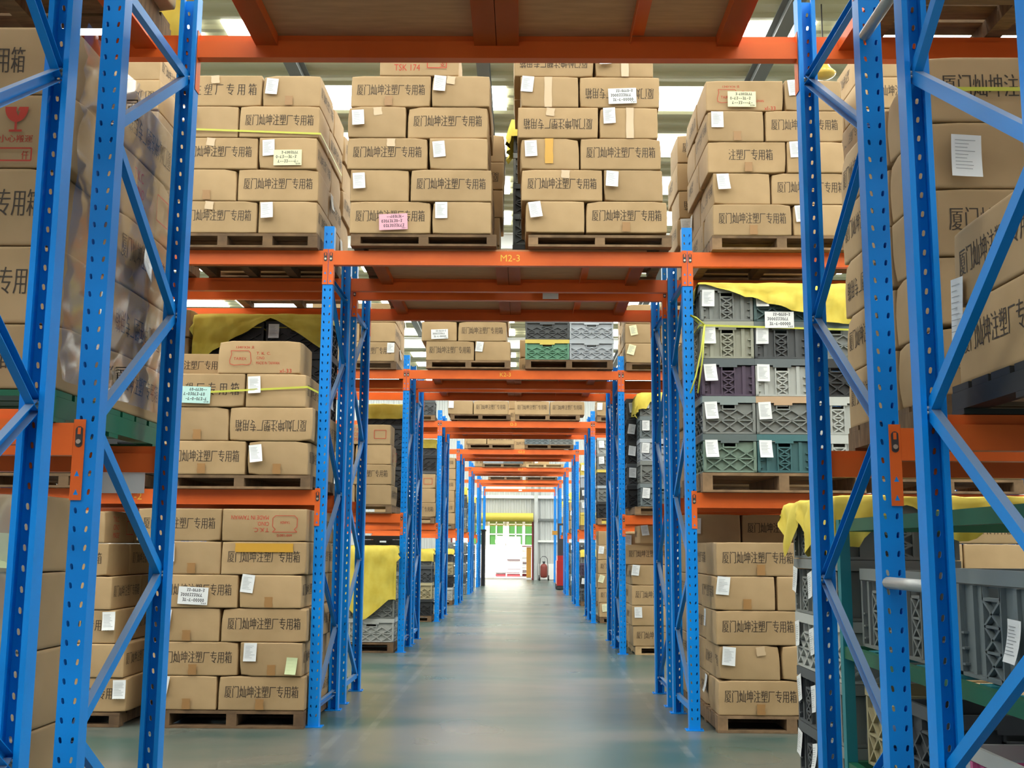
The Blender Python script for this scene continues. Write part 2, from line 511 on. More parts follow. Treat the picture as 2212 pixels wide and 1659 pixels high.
def scribble(mb, r, x, z, L, h, y, mi, wd=0.0035):
    while L > 0:
        k = r.choice((0, 1, 2, 3)); g = h * 0.55
        if k == 0: P = [(x, z), (x + g * 0.5, z + h), (x + g * 0.2, z + h * 0.2), (x + g, z + h * 0.1)]
        elif k == 1: P = [(x, z + h), (x + g, z + h * 0.9), (x + g * 0.3, z + h * 0.4), (x + g * 0.9, z + h * 0.25), (x + g * 0.1, z)]
        elif k == 2: P = [(x, z + h * 0.4), (x + g, z + h * 0.45)]
        else: P = [(x + g * 0.5, z + h), (x, z + h * 0.5), (x + g * 0.5, z), (x + g * 0.9, z + h * 0.5), (x + g * 0.5, z + h)]
        strokes(mb, P, wd, y, mi)
        x += g * 1.25; L -= g * 1.25

def card_mesh(seed, m):
    r = random.Random(seed)
    mb = MB(); wd, ht = 0.205, 0.118
    mb.box(-wd / 2, wd / 2, -0.004, -0.0025, -ht, 0, 0)
    for k, (x, L, h) in enumerate(((-0.045, 0.11, 0.02), (-0.085, 0.15, 0.022), (-0.07, 0.14, 0.022))):
        scribble(mb, r, x, -0.03 - k * 0.034, L, h, -0.0045, 1)
    scribble(mb, r, 0.06, -ht + 0.006, 0.03, 0.01, -0.0045, 1, 0.002)
    return mb.mesh('handwritten_card', [m, 'pen'])

def tape_mesh(wd, ht, m):
    mb = MB(); n = 4
    vs = []; fs = []
    for i in range(n + 1):
        for sx in (-1, 1):
            vs.append((sx * wd / 2 + 0.002 * math.sin(i * 2.1 + sx), -0.0012, -ht * i / n))
    for i in range(n): fs.append((i * 2 + 2, i * 2 + 3, i * 2 + 1, i * 2))
    mb.add(vs, fs, 0)
    return mb.mesh('tape', [m])

SLIPS = [slip_mesh(i) for i in range(6)]
SLIPS_Y = [slip_mesh(i + 20, m='paper_y') for i in range(2)]
SLIPS_G = slip_mesh(41, 0.075, 0.11, 'paper_g', False)
CARDS = {c: card_mesh(i + 3, 'paper' + s) for i, (c, s) in enumerate((('W', ''), ('Y', '_y'), ('P', '_p'), ('T', '_t')))}
CARDNAME = {'W': 'white', 'Y': 'pale yellow', 'P': 'pink', 'T': 'pale teal'}
TAPE = tape_mesh(0.055, 0.07, 'tape'); TAPE_LONG = tape_mesh(0.055, CH * 0.98, 'clear_tape')
TAPE_GOLD = tape_mesh(0.06, CH * 0.8, 'gold_tape'); TAPE_CLEAR = tape_mesh(0.06, 0.06, 'clear_tape')
TAPE_WIDE = tape_mesh(0.4, 0.06, 'gold_tape')

def face_child(name, me, box, cx, cy, cz, dirn, dx, dz, tilt=0.0, out=0.0, label=None):
    """hang a small mesh on the face of a carton that looks along dirn; dx,dz measured on that face"""
    ang = {'-y': 0, '+x': PI / 2, '+y': PI, '-x': -PI / 2}[dirn]
    Wm = Matrix.Translation((cx, cy, cz)) @ Matrix.Rotation(ang, 4, 'Z')
    Wm = Wm @ Matrix.Translation((dx, -out, dz)) @ Matrix.Rotation(tilt, 4, 'Y')
    c = obj(name, me, box, mtx=box.matrix_basis.inverted() @ Wm)
    if label: c['label'] = label
    return c

NCART = [0]; NCRATE = [0]
# places in the piles that the photo shows nothing of (inside or behind other goods): left empty
EMPTY_CARTON = set([18, 24, 33, 39, 45, 66, 67, 69, 70, 72, 73, 75, 76, 79, 81, 82, 83, 85, 86, 88, 89, 91, 92, 94, 95, 97, 98, 100, 130, 133, 136, 139, 142, 145, 149, 153, 164, 166, 168, 170, 172, 174, 176, 178, 180, 185, 187, 189, 191, 192, 194, 196, 198, 207, 209, 211, 213, 215, 217, 219, 226, 228, 230, 232, 234, 236, 238, 240, 242, 244, 248, 252, 253, 254, 255, 256, 257, 258, 259, 260, 261, 264, 267, 270, 273, 276, 278, 286, 289, 292, 295, 298, 300, 302, 305, 332, 336, 340, 343, 346, 352, 353, 354, 355, 357, 359, 361, 362, 363, 364, 365, 366, 367, 368, 369, 371, 373, 375, 377, 379, 381, 384, 385, 389, 391, 393, 396, 398, 401, 403, 405, 407, 409, 412, 413, 414, 415, 417, 419, 421, 422, 423, 425, 426, 427, 429, 430, 431, 434, 435, 438, 439, 442, 444, 446, 448, 450, 453, 455, 457, 458, 459, 460, 461, 462, 463, 465, 467, 468, 469, 470, 471])
EMPTY_CRATE = set([3, 4, 5, 7, 9, 10, 36, 38, 39, 40, 59, 64, 78, 80, 82, 85, 87, 89, 91, 93, 105, 106, 107, 122, 123])
def carton(x, y, z, ang, flags='', kind='std', s=(1, 1, 1), vis='-y', label='', group=None, jitter=True):
    """x,y = centre, z = bottom; ang = 0 print faces the aisle row (+-y), 90 = turned. flags are decorations"""
    NCART[0] += 1
    r = random.Random(NCART[0] * 13 + 1)
    if NCART[0] in EMPTY_CARTON: return None
    me = carton_mesh(kind, r.randrange(4))
    h = CH * s[2]
    T = Matrix.Translation((x + (r.uniform(-.003, .003) if jitter else 0), y + (r.uniform(-.006, .006) if jitter else 0), z + h / 2))
    R = Matrix.Rotation(math.radians(ang) + (r.uniform(-.006, .006) if jitter else 0), 4, 'Z')
    if 'i' in flags: R = R @ Matrix.Rotation(PI, 4, 'Y')
    o = obj('carton', me, mtx=T @ R @ Matrix.Diagonal((*s, 1)))
    turned = (ang % 180 == 90)
    hw = (CW * s[1] if turned else CL * s[0]) / 2
    hd = (CL * s[0] if turned else CW * s[1]) / 2
    if vis in ('-x', '+x'): hw, hd = hd, hw
    out = hd + (0.006 if not turned else 0.004)
    a = (x, y, z + h / 2, vis)
    if 'p' in flags: face_child('paper_label', SLIPS[r.randrange(6)], o, *a, -hw + r.uniform(.055, .075), h / 2 + r.uniform(-.03, .006), r.uniform(-.12, .12), out, 'white printed paper slip')
    if 'y' in flags: face_child('paper_label', SLIPS_Y[r.randrange(2)], o, *a, -hw + r.uniform(.06, .1), h / 2 - .02, r.uniform(-.3, .3), out, 'pale yellow paper slip')
    if 'q' in flags: face_child('paper_label', SLIPS[r.randrange(6)], o, *a, hw - .05, h / 2 - .01, r.uniform(-.1, .1), out, 'white printed paper slip')
    if 'g' in flags: face_child('paper_label', SLIPS_G, o, *a, hw - .07, -h / 2 + .125, 0.05, out, 'pale green paper slip')
    for c in 'WYPT':
        if c in flags: face_child('handwritten_card', CARDS[c], o, *a, (0.0 if turned else r.uniform(-.06, .06)), -h / 2 + .14, r.uniform(-.05, .05), out + .006, CARDNAME[c] + ' card with handwriting')
    if 't' in flags: face_child('packing_tape', TAPE, o, *a, r.uniform(-.02, .02), -h / 2 + .076, 0, out, 'brown packing tape')
    if 'l' in flags: face_child('packing_tape', TAPE_LONG, o, *a, r.uniform(-.01, .01), h / 2 - .002, 0, out, 'clear packing tape')
    if 'o' in flags: face_child('packing_tape', TAPE_GOLD, o, *a, r.uniform(-.01, .01), h / 2 - .002, 0, out, 'amber packing tape')
    if 'O' in flags: face_child('packing_tape', TAPE_WIDE, o, *a, 0, h / 2 - .01, 0, out + .003, 'amber packing tape')
    if 'c' in flags: face_child('packing_tape', TAPE_CLEAR, o, *a, r.uniform(-.1, .1), h / 2 - .006, r.uniform(-.2, .2), out, 'clear packing tape')
    if label: tag(o, label, 'carton', group)
    return o

ROWN = ['bottom', 'second', 'third', 'fourth', 'fifth', 'sixth', 'seventh']
LOOK = {'std': 'printed carton', 'stdl': 'printed carton', 'wide': 'carton in bold print', 'spaced': 'crushed printed carton', 'tairex': 'carton with red teapot print',
        'tkc': 'inverted red printed carton', 'tsk': 'carton with red TSK print', 'fragile': 'carton with red glass sign', 'redmark': 'carton with red lettering', 'plain': 'plain carton'}
def look(kind, fl, turned):
    if kind != 'std': return LOOK[kind]
    for c, nme in (('P', 'pink'), ('Y', 'yellow'), ('T', 'teal'), ('W', 'white')):
        if c in fl: return 'carton with %s card' % nme
    if turned:
        if 'p' in fl or 'y' in fl: return 'end-on carton with slip'
        if 'g' in fl: return 'end-on carton, green slip'
        return 'plain end-on carton'
    return 'upside-down printed carton' if 'i' in fl else 'printed carton'

def pile(name, y, z0, pitch, rows, back=False, s=(1, 1), vis='-y'):
    """rows from the bottom: (x_left, [(L|S, flags, kind), ...]); front faces on plane y"""
    g = 'cartons of the ' + name
    for k, (x, boxes) in enumerate(rows):
        n = len(boxes)
        xx = x
        for j, b in enumerate(boxes):
            b = b if isinstance(b, tuple) else (b,)
            t = b[0]; fl = b[1] if len(b) > 1 else ''; kind = b[2] if len(b) > 2 else 'std'
            side = ('left', 'right')[j] if n == 2 else ('only' if n == 1 else ('left', 'middle', 'right')[j])
            turned = t == 'S'
            wd = (CW if turned else CL) * s[0]; dp = (CL if turned else CW) * s[1]
            sc = (s[1], s[0], pitch * .985 / CH) if turned else (s[0], s[1], pitch * .985 / CH)
            pos = '' if side == 'only' else side + ' '
            lab = '%s, %sin %s row, %s' % (look(kind, fl, turned), pos, ROWN[k], name)
            carton(xx + wd / 2, y + dp / 2, z0 + k * pitch, 90 if turned else 0, fl, kind, sc, '-y', lab, g)
            if back and n >= 2 and j in (0, n - 1):
                # the box behind: the other way round, completing the pinwheel
                t2 = not turned
                wd2 = (CW if t2 else CL) * s[0]; dp2 = (CL if t2 else CW) * s[1]
                sc2 = (s[1], s[0], pitch * .985 / CH) if t2 else (s[0], s[1], pitch * .985 / CH)
                want = (back == 'both') or (back == 'left' and j == 0) or (back == 'right' and j == n - 1)
                if want:
                    bx = xx + wd2 / 2 if j == 0 else xx + wd - wd2 / 2
                    vs = '-x' if j == 0 else '+x'
                    carton(bx, y + dp + 0.008 + dp2 / 2, z0 + k * pitch, 90 if t2 else 0, rnd.choice(('', 'p', 'q', 'i', '')), 'std', sc2, vs,
                           'rear carton, %s in %s row, %s' % (side, ROWN[k], name), g)
            xx += wd + 0.006

# ------------------------------------------------------------------ pallets
_pal = {}
def pallet(x0, x1, y0, y1, z, h, label, wood='wood', group='wooden pallets', blocks=3):
    key = (round(x1 - x0, 3), round(y1 - y0, 3), h, wood, blocks)
    if key not in _pal:
        W_, D_ = x1 - x0, y1 - y0
        r = random.Random(len(_pal) + 3)
        a = MB(); nb = 7; bw = D_ / nb
        for i in range(nb):
            a.box(0, W_, i * bw + .004, (i + 1) * bw - .012 - r.uniform(0, .012), h - .02, h)
        b = MB()
        for yy in (0.0, D_ / 2 - .045, D_ - .09):
            b.box(0, W_, yy, yy + .09, 0, .016)
        c = []
        for i in range(blocks):
            m = MB(); xx = (W_ - .07) * i / (blocks - 1)
            m.box(xx, xx + .07, .004, D_ - .004, .0165, h - .0205)
            c.append(m.mesh('stringer', [wood]))
        _pal[key] = (a.mesh('top_boards', [wood]), b.mesh('bottom_boards', [wood]), c)
    A, B, Cc = _pal[key]
    o = empty('pallet', (x0, y0, z))
    obj('top_boards', A, o); obj('bottom_boards', B, o)
    for c in Cc: obj('stringer', c, o)
    tag(o, label, 'pallet', group)
    return o

# ------------------------------------------------------------------ crates
_crate = {}
def face_ribs(mb, L, H, style, T, mi=0):
    """lattice of one crate face: local x along the face, z up, y outward negative"""
    z0, z1 = 0.012, H - 0.052
    t = 0.006
    def rib(a, b, w_=0.0085):
        p = T @ Vector((a[0], 0.0, a[1])); q = T @ Vector((b[0], 0.0, b[1]))
        mb.bar(p, q, w_, 0.02, mi, up=tuple((T.to_3x3() @ Vector((0, -1, 0)))))
    def bx(x0, x1, za, zb, ya=-0.009, yb=0.0095): mb.box(x0, x1, ya, yb, za, zb, mi, T)
    hw = L * 0.11
    # recessed panel with a hand hole left open
    hz0, hz1 = z1 - 0.034, z1 - 0.006
    for (x0, x1, za, zb) in ((-L / 2 + .012, -hw, z0, z1), (hw, L / 2 - .012, z0, z1), (-hw, hw, z0, hz0), (-hw, hw, hz1, z1)):
        mb.box(x0, x1, 0.009, 0.012, za, zb, mi, T)
    bx(-hw - .008, -hw, hz0 - .006, z1); bx(hw, hw + .008, hz0 - .006, z1); bx(-hw - .008, hw + .008, hz0 - .01, hz0)
    if style == 'lattice':
        n = max(2, round(L / 0.125)); c = (L - .03) / n
        for i in range(n):
            for (za, zb) in ((z0, (z0 + hz0) / 2), ((z0 + hz0) / 2, hz0 - .01)):
                xa = -L / 2 + .015 + i * c
                rib((xa, za), (xa + c, zb)); rib((xa, zb), (xa + c, za))
        rib((-L / 2 + .015, (z0 + hz0) / 2), (L / 2 - .015, (z0 + hz0) / 2))
    else:
        c = L * 0.11; n = 3
        for i in range(n):
            za = z0 + (hz0 - .01 - z0) * i / n; zb = z0 + (hz0 - .01 - z0) * (i + 1) / n
            rib((-c, za), (c, zb)); rib((-c, zb), (c, za)); rib((-c, za), (c, za))
        for sx in (-1, 1):
            bx(sx * c * 1.12 - .004, sx * c * 1.12 + .004, z0, z1)
            bx(sx * L * .3 - .012, sx * L * .3 + .012, z0, z1, -0.004)
            for k in range(3):
                bx(sx * (L / 2 - .026) - .012, sx * (L / 2 - .026) + .012, z0 + .02 + k * .05, z0 + .027 + k * .05)
    bx(-L / 2, L / 2, 0, 0.012)

def crate_meshes(L, D, H, style):
    key = (L, D, H, style)
    if key not in _crate:
        b = MB()
        for (ang, ln, dist) in ((0, L, D / 2), (PI / 2, D, L / 2), (PI, L, D / 2), (-PI / 2, D, L / 2)):
            T = Matrix.Rotation(ang, 4, 'Z') @ Matrix.Translation((0, -dist + .01, 0))
            face_ribs(b, ln, H, style, T)
        for sx in (-1, 1):
            for sy in (-1, 1):
                b.box(sx * L / 2 - .014, sx * L / 2 + .014, sy * D / 2 - .014, sy * D / 2 + .014, 0, H - .05) if False else \
                    b.box(min(sx * (L / 2), sx * (L / 2 - .02)), max(sx * (L / 2), sx * (L / 2 - .02)), min(sy * D / 2, sy * (D / 2 - .02)), max(sy * D / 2, sy * (D / 2 - .02)), 0, H - .05)
        b.box(-L / 2 + .02, L / 2 - .02, -D / 2 + .02, D / 2 - .02, 0.004, .01)
        r = MB(); t = .012
        e = 0.003
        r.box(-L / 2 - e, L / 2 + e, -D / 2 - e, -D / 2 + t, H - .046, H); r.box(-L / 2 - e, L / 2 + e, D / 2 - t, D / 2 + e, H - .046, H)
        r.box(-L / 2 - e, -L / 2 + t, -D / 2 + t, D / 2 - t, H - .046, H); r.box(L / 2 - t, L / 2 + e, -D / 2 + t, D / 2 - t, H - .046, H)
        r.box(-L * .17, L * .17, -D / 2 - e - .001, -D / 2 + .004, H - .062, H - .046); r.box(-L * .17, L * .17, D / 2 - .004, D / 2 + e + .001, H - .062, H - .046)
        _crate[key] = (b.mesh('plastic_crate', ['crate']), r.mesh('rim', ['crate']))
    return _crate[key]

GREY = (0.2, 0.21, 0.2); LGREY = (0.42, 0.43, 0.41); DGREY = (0.07, 0.075, 0.08); BLACK = (0.022, 0.023, 0.024); KHAKI = (0.3, 0.3, 0.24)
SAGE = (0.17, 0.24, 0.19); TEAL = (0.045, 0.13, 0.14); PURPLE = (0.075, 0.05, 0.085); DTEAL = (0.06, 0.11, 0.11); TAN = (0.5, 0.33, 0.2)
BLUEG = (0.16, 0.19, 0.2); GREEN = (0.12, 0.3, 0.19); YEL = (0.65, 0.5, 0.1); SAND = (0.4, 0.34, 0.2); PINK = (0.6, 0.12, 0.3); SILVER = (0.4, 0.43, 0.47)
CNAME = {GREY: 'grey', LGREY: 'pale grey', DGREY: 'dark grey', BLACK: 'black', KHAKI: 'khaki', SAGE: 'sage green', TEAL: 'teal', PURPLE: 'purple',
         DTEAL: 'dark teal', TAN: 'tan', BLUEG: 'blue-grey', GREEN: 'green', YEL: 'yellow', SAND: 'sand', PINK: 'pink', SILVER: 'silver grey'}
def crate(x, y, z, L, D, H, style, colr, label, group=None, rz=0.0, rim=None, slips=(), rimname=None):
    """x,y centre, z bottom"""
    NCRATE[0] += 1
    cr = random.Random(NCRATE[0] * 17 + 3)
    if NCRATE[0] in EMPTY_CRATE: return None
    A, B = crate_meshes(L, D, H, style)
    o = obj('plastic_crate', A, None, (x, y, z), rz, color=colr)
    rr = obj('rim', B, o, color=rim or tuple(min(1, c * 1.15) for c in colr))
    if rim: rr['label'] = (rimname or CNAME.get(rim, 'pale')) + ' rim'
    o.matrix_basis = Matrix.Translation((x, y, z)) @ Matrix.Rotation(rz, 4, 'Z')
    for (dirn, dx, dz, tilt) in slips:
        ang = {'-y': 0, '+x': PI / 2, '+y': PI, '-x': -PI / 2}[dirn]
        turned = abs(math.sin(rz)) > .7
        hd = (D if turned == (dirn in ('-x', '+x')) is False else D) / 2
        if dirn in ('-y', '+y'): hd = (L if turned else D) / 2
        else: hd = (D if turned else L) / 2
        Wm = Matrix.Translation((x, y, z)) @ Matrix.Rotation(ang, 4, 'Z') @ Matrix.Translation((dx, -hd - .005, dz)) @ Matrix.Rotation(tilt, 4, 'Y')
        c = obj('paper_label', cr.choice(SLIPS), o, mtx=o.matrix_basis.inverted() @ Wm); c['label'] = 'white printed paper slip'
    tag(o, label, 'crate', group)
    return o

# ------------------------------------------------------------------ yellow covers
def cloth(label, x0, x1, y0, y1, z, dl, dr, df, db, seed=1, n=0.045, hem=None, corner=0.0):
    """a cover lying on z over the rectangle, hanging dl/dr/df/db over its edges"""
    mb = MB(); r = random.Random(seed); off = Vector((seed * 3.3, seed, 0))
    U = [x0 - dl + (x1 - x0 + dl + dr) * i / max(4, int((x1 - x0 + dl + dr) / n)) for i in range(max(4, int((x1 - x0 + dl + dr) / n)) + 1)]
    V = [y0 - df + (y1 - y0 + df + db) * i / max(4, int((y1 - y0 + df + db) / n)) for i in range(max(4, int((y1 - y0 + df + db) / n)) + 1)]
    def P(u, v):
        cx = min(max(u, x0), x1); cy = min(max(v, y0), y1)
        ox, oy = u - cx, v - cy
        if hem:
            h = hem(cx, cy); ox *= h; oy *= h
        over = max(abs(ox), abs(oy)) + 0.35 * min(abs(ox), abs(oy))
        nn = noise.noise(Vector((u * 7, v * 7, 0)) + off)
        n2 = noise.noise(Vector((u * 19 + 4, v * 19, 2)) + off)
        fold = 0.02 * min(1, over / .12) * (1 + 1.1 * math.sin((v if abs(ox) >= abs(oy) else u) * 33 + 3 * nn))
        if over < 1e-6:
            return (cx, cy, z + 0.006 + 0.007 * nn + .004 * n2)
        px = cx + (math.copysign(1, ox) * (0.008 + fold) if abs(ox) >= abs(oy) * .6 and ox else 0)
        py = cy + (math.copysign(1, oy) * (0.008 + fold) if abs(oy) >= abs(ox) * .6 and oy else 0)
        return (px, py, z + .004 - over + .01 * nn)
    vs = [P(u, v) for u in U for v in V]; m = len(V); fs = []
    for i in range(len(U) - 1):
        for j in range(m - 1):
            fs.append((i * m + j, (i + 1) * m + j, (i + 1) * m + j + 1, i * m + j + 1))
    mb.add(vs, fs)
    o = obj('cover_cloth', mb.mesh('cover_cloth', ['cloth'], True))
    return tag(o, label, 'cloth', 'yellow covers')

def strap(label, pts, wd=0.014, thick=0.0015):
    mb = MB()
    for a, b in zip(pts, pts[1:]): mb.bar(a, b, thick, wd)
    return tag(obj('strap', mb.mesh('strap', ['strap'])), label, 'strap', 'yellow straps')
# ------------------------------------------------------------------ setting
YM, PT, RD = 7.68, 5.372, 0.85       # front face of the second gateway, pitch of the gateways, depth of one rack
HB = 1.3                              # half a bay
GAP = 1.12                            # front face of the rear rack behind the front one
L1, L2 = 1.612, 3.345                 # beam tops
def yk(k): return 2.33 if k == -1 else YM + PT * k
def yg(k): return yk(k) + (1.19 if k == -1 else GAP)   # front face of the rear rack
FAR = 42.7
mb = MB(); mb.box(-16, 16, -7, FAR, -0.1, 0.0)
structure('floor', mb.mesh('floor', ['floor']))
# corrugated roof, ribs run across the hall
def corrugated(n, pitch, depth):
    pr = []
    for i in range(n):
        t = i * pitch
        pr += [(t, 0), (t + pitch * .55, 0), (t + pitch * .65, depth), (t + pitch * .9, depth)]
    return pr + [(n * pitch, 0)]
pr = corrugated(150, 0.33, 0.045)
mb = MB(); vs = []
for t, d in pr: vs += [(-16, -7 + t, 7.6 - d), (16, -7 + t, 7.6 - d)]
mb.add(vs, [(2 * i, 2 * i + 1, 2 * i + 3, 2 * i + 2) for i in range(len(pr) - 1)])
mb.box(-16, 16, -7, FAR, 7.62, 7.66)
structure('ceiling', mb.mesh('ceiling', ['roof']))
n = 0
for i in range(-10, 15):
    yy = 14.35 + i * 1.9
    if yy < -6.5 or yy > FAR - 1: continue
    n += 1
    mb = MB()
    for xa in (-15, -11.2, -7.4, -3.6, 0.2, 4.0, 7.8, 11.6):
        mb.box(xa, xa + 3.45, yy, yy + 0.8, 7.535, 7.549)
    structure('window_%d' % n, mb.mesh('skylight', ['skylight']))
tn = 0
def trim(me, loc=(0, 0, 0)):
    global tn
    tn += 1
    return structure('trim_%d' % tn, me, loc)
for xx in (-9.2, -2.85, -0.42, 3.15, 9.0):
    mb = MB(); mb.box(-.08, .08, -7, FAR, 7.46, 7.47); mb.box(-.01, .01, -7, FAR, 7.25, 7.46); mb.box(-.08, .08, -7, FAR, 7.24, 7.25)
    trim(mb.mesh('rafter', ['greysteel']), (xx, 0, 0))
for yy in (9.6, 20.4, 31.0):
    mb = MB(); mb.box(-16, 16, -.09, .09, 6.9, 6.915); mb.box(-16, 16, -.012, .012, 6.915, 7.2); mb.box(-16, 16, -.09, .09, 7.2, 7.215)
    trim(mb.mesh('purlin', ['whitewall']), (0, yy, 0))
# side walls of ribbed sheet
for s, nm in ((-1, 'left'), (1, 'right')):
    pr = corrugated(155, 0.32, 0.04); mb = MB(); vs = []
    for t, d in pr: vs += [(s * (16 - d), -7 + t, 0), (s * (16 - d), -7 + t, 7.6)]
    mb.add(vs, [(2 * i, 2 * i + 2, 2 * i + 3, 2 * i + 1) if s < 0 else (2 * i, 2 * i + 1, 2 * i + 3, 2 * i + 2) for i in range(len(pr) - 1)])
    structure('wall_' + nm, mb.mesh('wall', ['wallsheet']))
# end wall with the loading door
DX0, DX1, DZ = -2.6, 0.47, 2.35
mb = MB()
def sheet(mb, x0, x1, z0, z1, y):
    n = max(1, round((x1 - x0) / 0.2)); p = (x1 - x0) / n
    pr = [(x0 + t * p / 0.2, d) for t, d in corrugated(n, 0.2, 0.035)]
    vs = []
    for t, d in pr: vs += [(t, y - d, z0), (t, y - d, z1)]
    mb.add(vs, [(2 * i, 2 * i + 2, 2 * i + 3, 2 * i + 1) for i in range(len(pr) - 1)])
    mb.box(x0, x1, y + .01, y + .06, z0, z1)
sheet(mb, -16, DX0, 0, 7.6, FAR); sheet(mb, DX1, 16, 0, 7.6, FAR); sheet(mb, DX0, DX1, DZ, 7.6, FAR)
structure('wall_back', mb.mesh('wall', ['wallsheet']))
for (x0, x1, z0, z1, d, m) in ((-16, 16, 3.12, 3.24, .12, 'whitewall'), (.6, 16, 2.26, 2.34, .08, 'greysteel'), (.6, 16, 1.44, 1.52, .08, 'whitewall'),
                               (.56, .70, 0, 7.5, .2, 'wallsheet'), (.72, 1.6, 0.02, .62, .07, 'whitewall'), (-16, DX0, 2.26, 2.34, .08, 'greysteel')):
    mb = MB(); mb.box(x0, x1, FAR - .05 - d, FAR - .05, z0, z1); trim(mb.mesh('rail', [m]))
mb = MB(); mb.box(-1.5, .2, FAR - .075, FAR - .045, 3.4, 3.62)
structure('window_%d' % (n + 1), mb.mesh('clerestory', ['clerestory']))
mb = MB()
mb.tube([(DX0 - .1, FAR - .33, 2.38), (DX1 + .05, FAR - .33, 2.38)], .17, 18)
for i in range(10): mb.box(DX0, DX1, FAR - .2, FAR - .18, 2.05 + i * .02, 2.066 + i * .02)
d = structure('door_1', mb.mesh('roller_shutter', ['shutter']))
mb = MB(); mb.box(DX1, DX1 + .06, FAR - .16, FAR - .04, 0, 2.3); mb.box(DX0 - .06, DX0, FAR - .16, FAR - .04, 0, 2.3)
obj('door_frame', mb.mesh('door_frame', ['maroon']), d)
# the yard outside
mb = MB(); mb.box(-30, 30, FAR, 80, -.12, -.02)
structure('ground', mb.mesh('yard', ['concrete']))
mb = MB()
bx0, bx1, byy = -9, 9, 56.0
mb.box(bx0, bx1, byy, byy + 4, 0, 7)
bld = obj('factory_building', mb.mesh('wall', ['whitewall']))
tag(bld, 'white building with green windows seen through the loading door', 'building')
for (xa, xb) in ((-0.62, .13), (.2, 1.05), (-2.6, -1.8), (-1.6, -.85), (1.3, 2.1)):
    f = MB(); f.box(xa, xb, byy - .06, byy - .02, 1.35, 2.75)
    fo = obj('window', f.mesh('window', ['glass']), bld)
    b = MB()
    for xx in (xa, (xa + xb) / 2, xb): b.box(xx - .03, xx + .03, byy - .09, byy - .06, 1.32, 2.78)
    for zz in (1.35, 1.9, 2.4, 2.75): b.box(xa, xb, byy - .09, byy - .06, zz - .025, zz + .025)
    obj('window_bars', b.mesh('bars', ['pale']), fo)
def board_stack(x0, x1, y, h, label, seed):
    e = empty('board_stack', (0, 0, 0)); r = random.Random(seed); z = .1
    mb = MB(); mb.box(x0, x1, y, y + 1, 0, .08); obj('pallet_base', mb.mesh('base', ['maroon']), e)
    mb = MB(); k = 0
    while z < h:
        t = r.choice((.06, .1, .16)); dx = r.uniform(-.03, .03)
        mb.box(x0 + dx, x1 + dx, y + r.uniform(-.04, .04), y + 1, z, z + t - .014, 1 if r.random() < .22 else 0); z += t
    obj('boards', mb.mesh('boards', ['pale', 'greyboard']), e)
    mb = MB(); mb.box(x0 - .01, x1 + .01, y - .055, y - .045, h * .62, h * .62 + .012); obj('band', mb.mesh('band', ['dark']), e)
    tag(e, label, 'stack of boards', 'stacks of white boards outside the door')
board_stack(-1.06, -.62, 48.0, 1.7, 'left of the white board stacks outside the loading door', 1)
board_stack(-.56, .02, 48.0, 1.66, 'middle white board stack outside the loading door', 2)
board_stack(.1, .4, 48.4, 1.25, 'short right white board stack outside the loading door', 3)
e = empty('board_cabinet', (0, 0, 0))
mb = MB(); mb.box(.27, .46, 43.2, 43.7, .08, 1.25); obj('panel', mb.mesh('panel', ['amberwood']), e)
mb = MB(); mb.box(.25, .47, 43.18, 43.72, 0, .07); obj('foot', mb.mesh('foot', ['pale']), e)
mb = MB(); mb.box(.1, .47, 43.15, 43.75, 1.26, 1.3); obj('cloth', mb.mesh('cloth', ['maroon']), e)
tag(e, 'narrow orange cabinet with maroon cloth beside the loading door', 'cabinet')

# wheeled extinguisher beside the door
e = empty('fire_extinguisher', (.93, 42.1, 0))
mb = MB(); mb.lathe([(.03, .1), (.12, .12), (.135, .18), (.135, .52), (.1, .6), (.04, .63)], 18); obj('tank', mb.mesh('tank', ['dullred'], True), e)
mb = MB(); mb.lathe([(.04, .632), (.04, .68), (.06, .69), (.06, .71), (.02, .72)], 12); obj('valve', mb.mesh('valve', ['dark']), e)
mb = MB(); mb.tube([(-.15, .06, .05), (-.16, .1, .5), (-.13, .12, .82), (-.06, .12, .9), (.06, .12, .9), (.13, .12, .82), (.16, .1, .5), (.15, .06, .05)], .013, 8); obj('handle', mb.mesh('handle', ['dark'], True), e)
for sx in (-1, 1):
    mb = MB(); mb.tube([(sx * .15, .05, .1), (sx * .2, .05, .1)], .1, 16); obj('wheel', mb.mesh('wheel', ['dark']), e)
tag(e, 'red wheeled fire extinguisher standing by the loading door column', 'fire extinguisher')
# reach truck at the far right of the aisle
e = empty('reach_truck', (1.14, 32.9, 0))
mb = MB(); mb.box(.0, .3, 0, 1.3, .12, .85); mb.box(.02, .3, .1, 1.2, .85, 1.0); obj('body', mb.mesh('body', ['red']), e)
mb = MB(); mb.box(.0, .34, .02, 1.28, 0.02, .115); obj('chassis', mb.mesh('chassis', ['dark']), e)
mb = MB(); mb.box(.03, .09, .3, .4, 1.0, 1.95); mb.box(.22, .28, .3, .4, 1.0, 1.95); mb.box(.03, .28, .32, .38, 1.9, 1.96); mb.box(.09, .22, .33, .36, 1.0, 1.5)
obj('mast', mb.mesh('mast', ['dark']), e)
mb = MB(); mb.box(-.12, .05, .6, .9, 1.62, 1.74); obj('beacon_box', mb.mesh('beacon', ['amberwood']), e)
for yy in (.2, 1.05):
    mb = MB(); mb.tube([(-.015, yy, .085), (.03, yy, .085)], .08, 14); obj('wheel', mb.mesh('wheel', ['blackpl']), e)
tag(e, 'red reach truck with black mast at the far right', 'truck')
# bin dark object at far left
mb = MB(); mb.box(-1.22, -1.1, 35.6, 36.2, 0, 1.75); mb.box(-1.24, -1.08, 35.58, 36.22, 1.75, 1.8)
tag(obj('locker', mb.mesh('locker', ['blackpl'])), 'dark upright locker at the far left aisle end', 'locker')
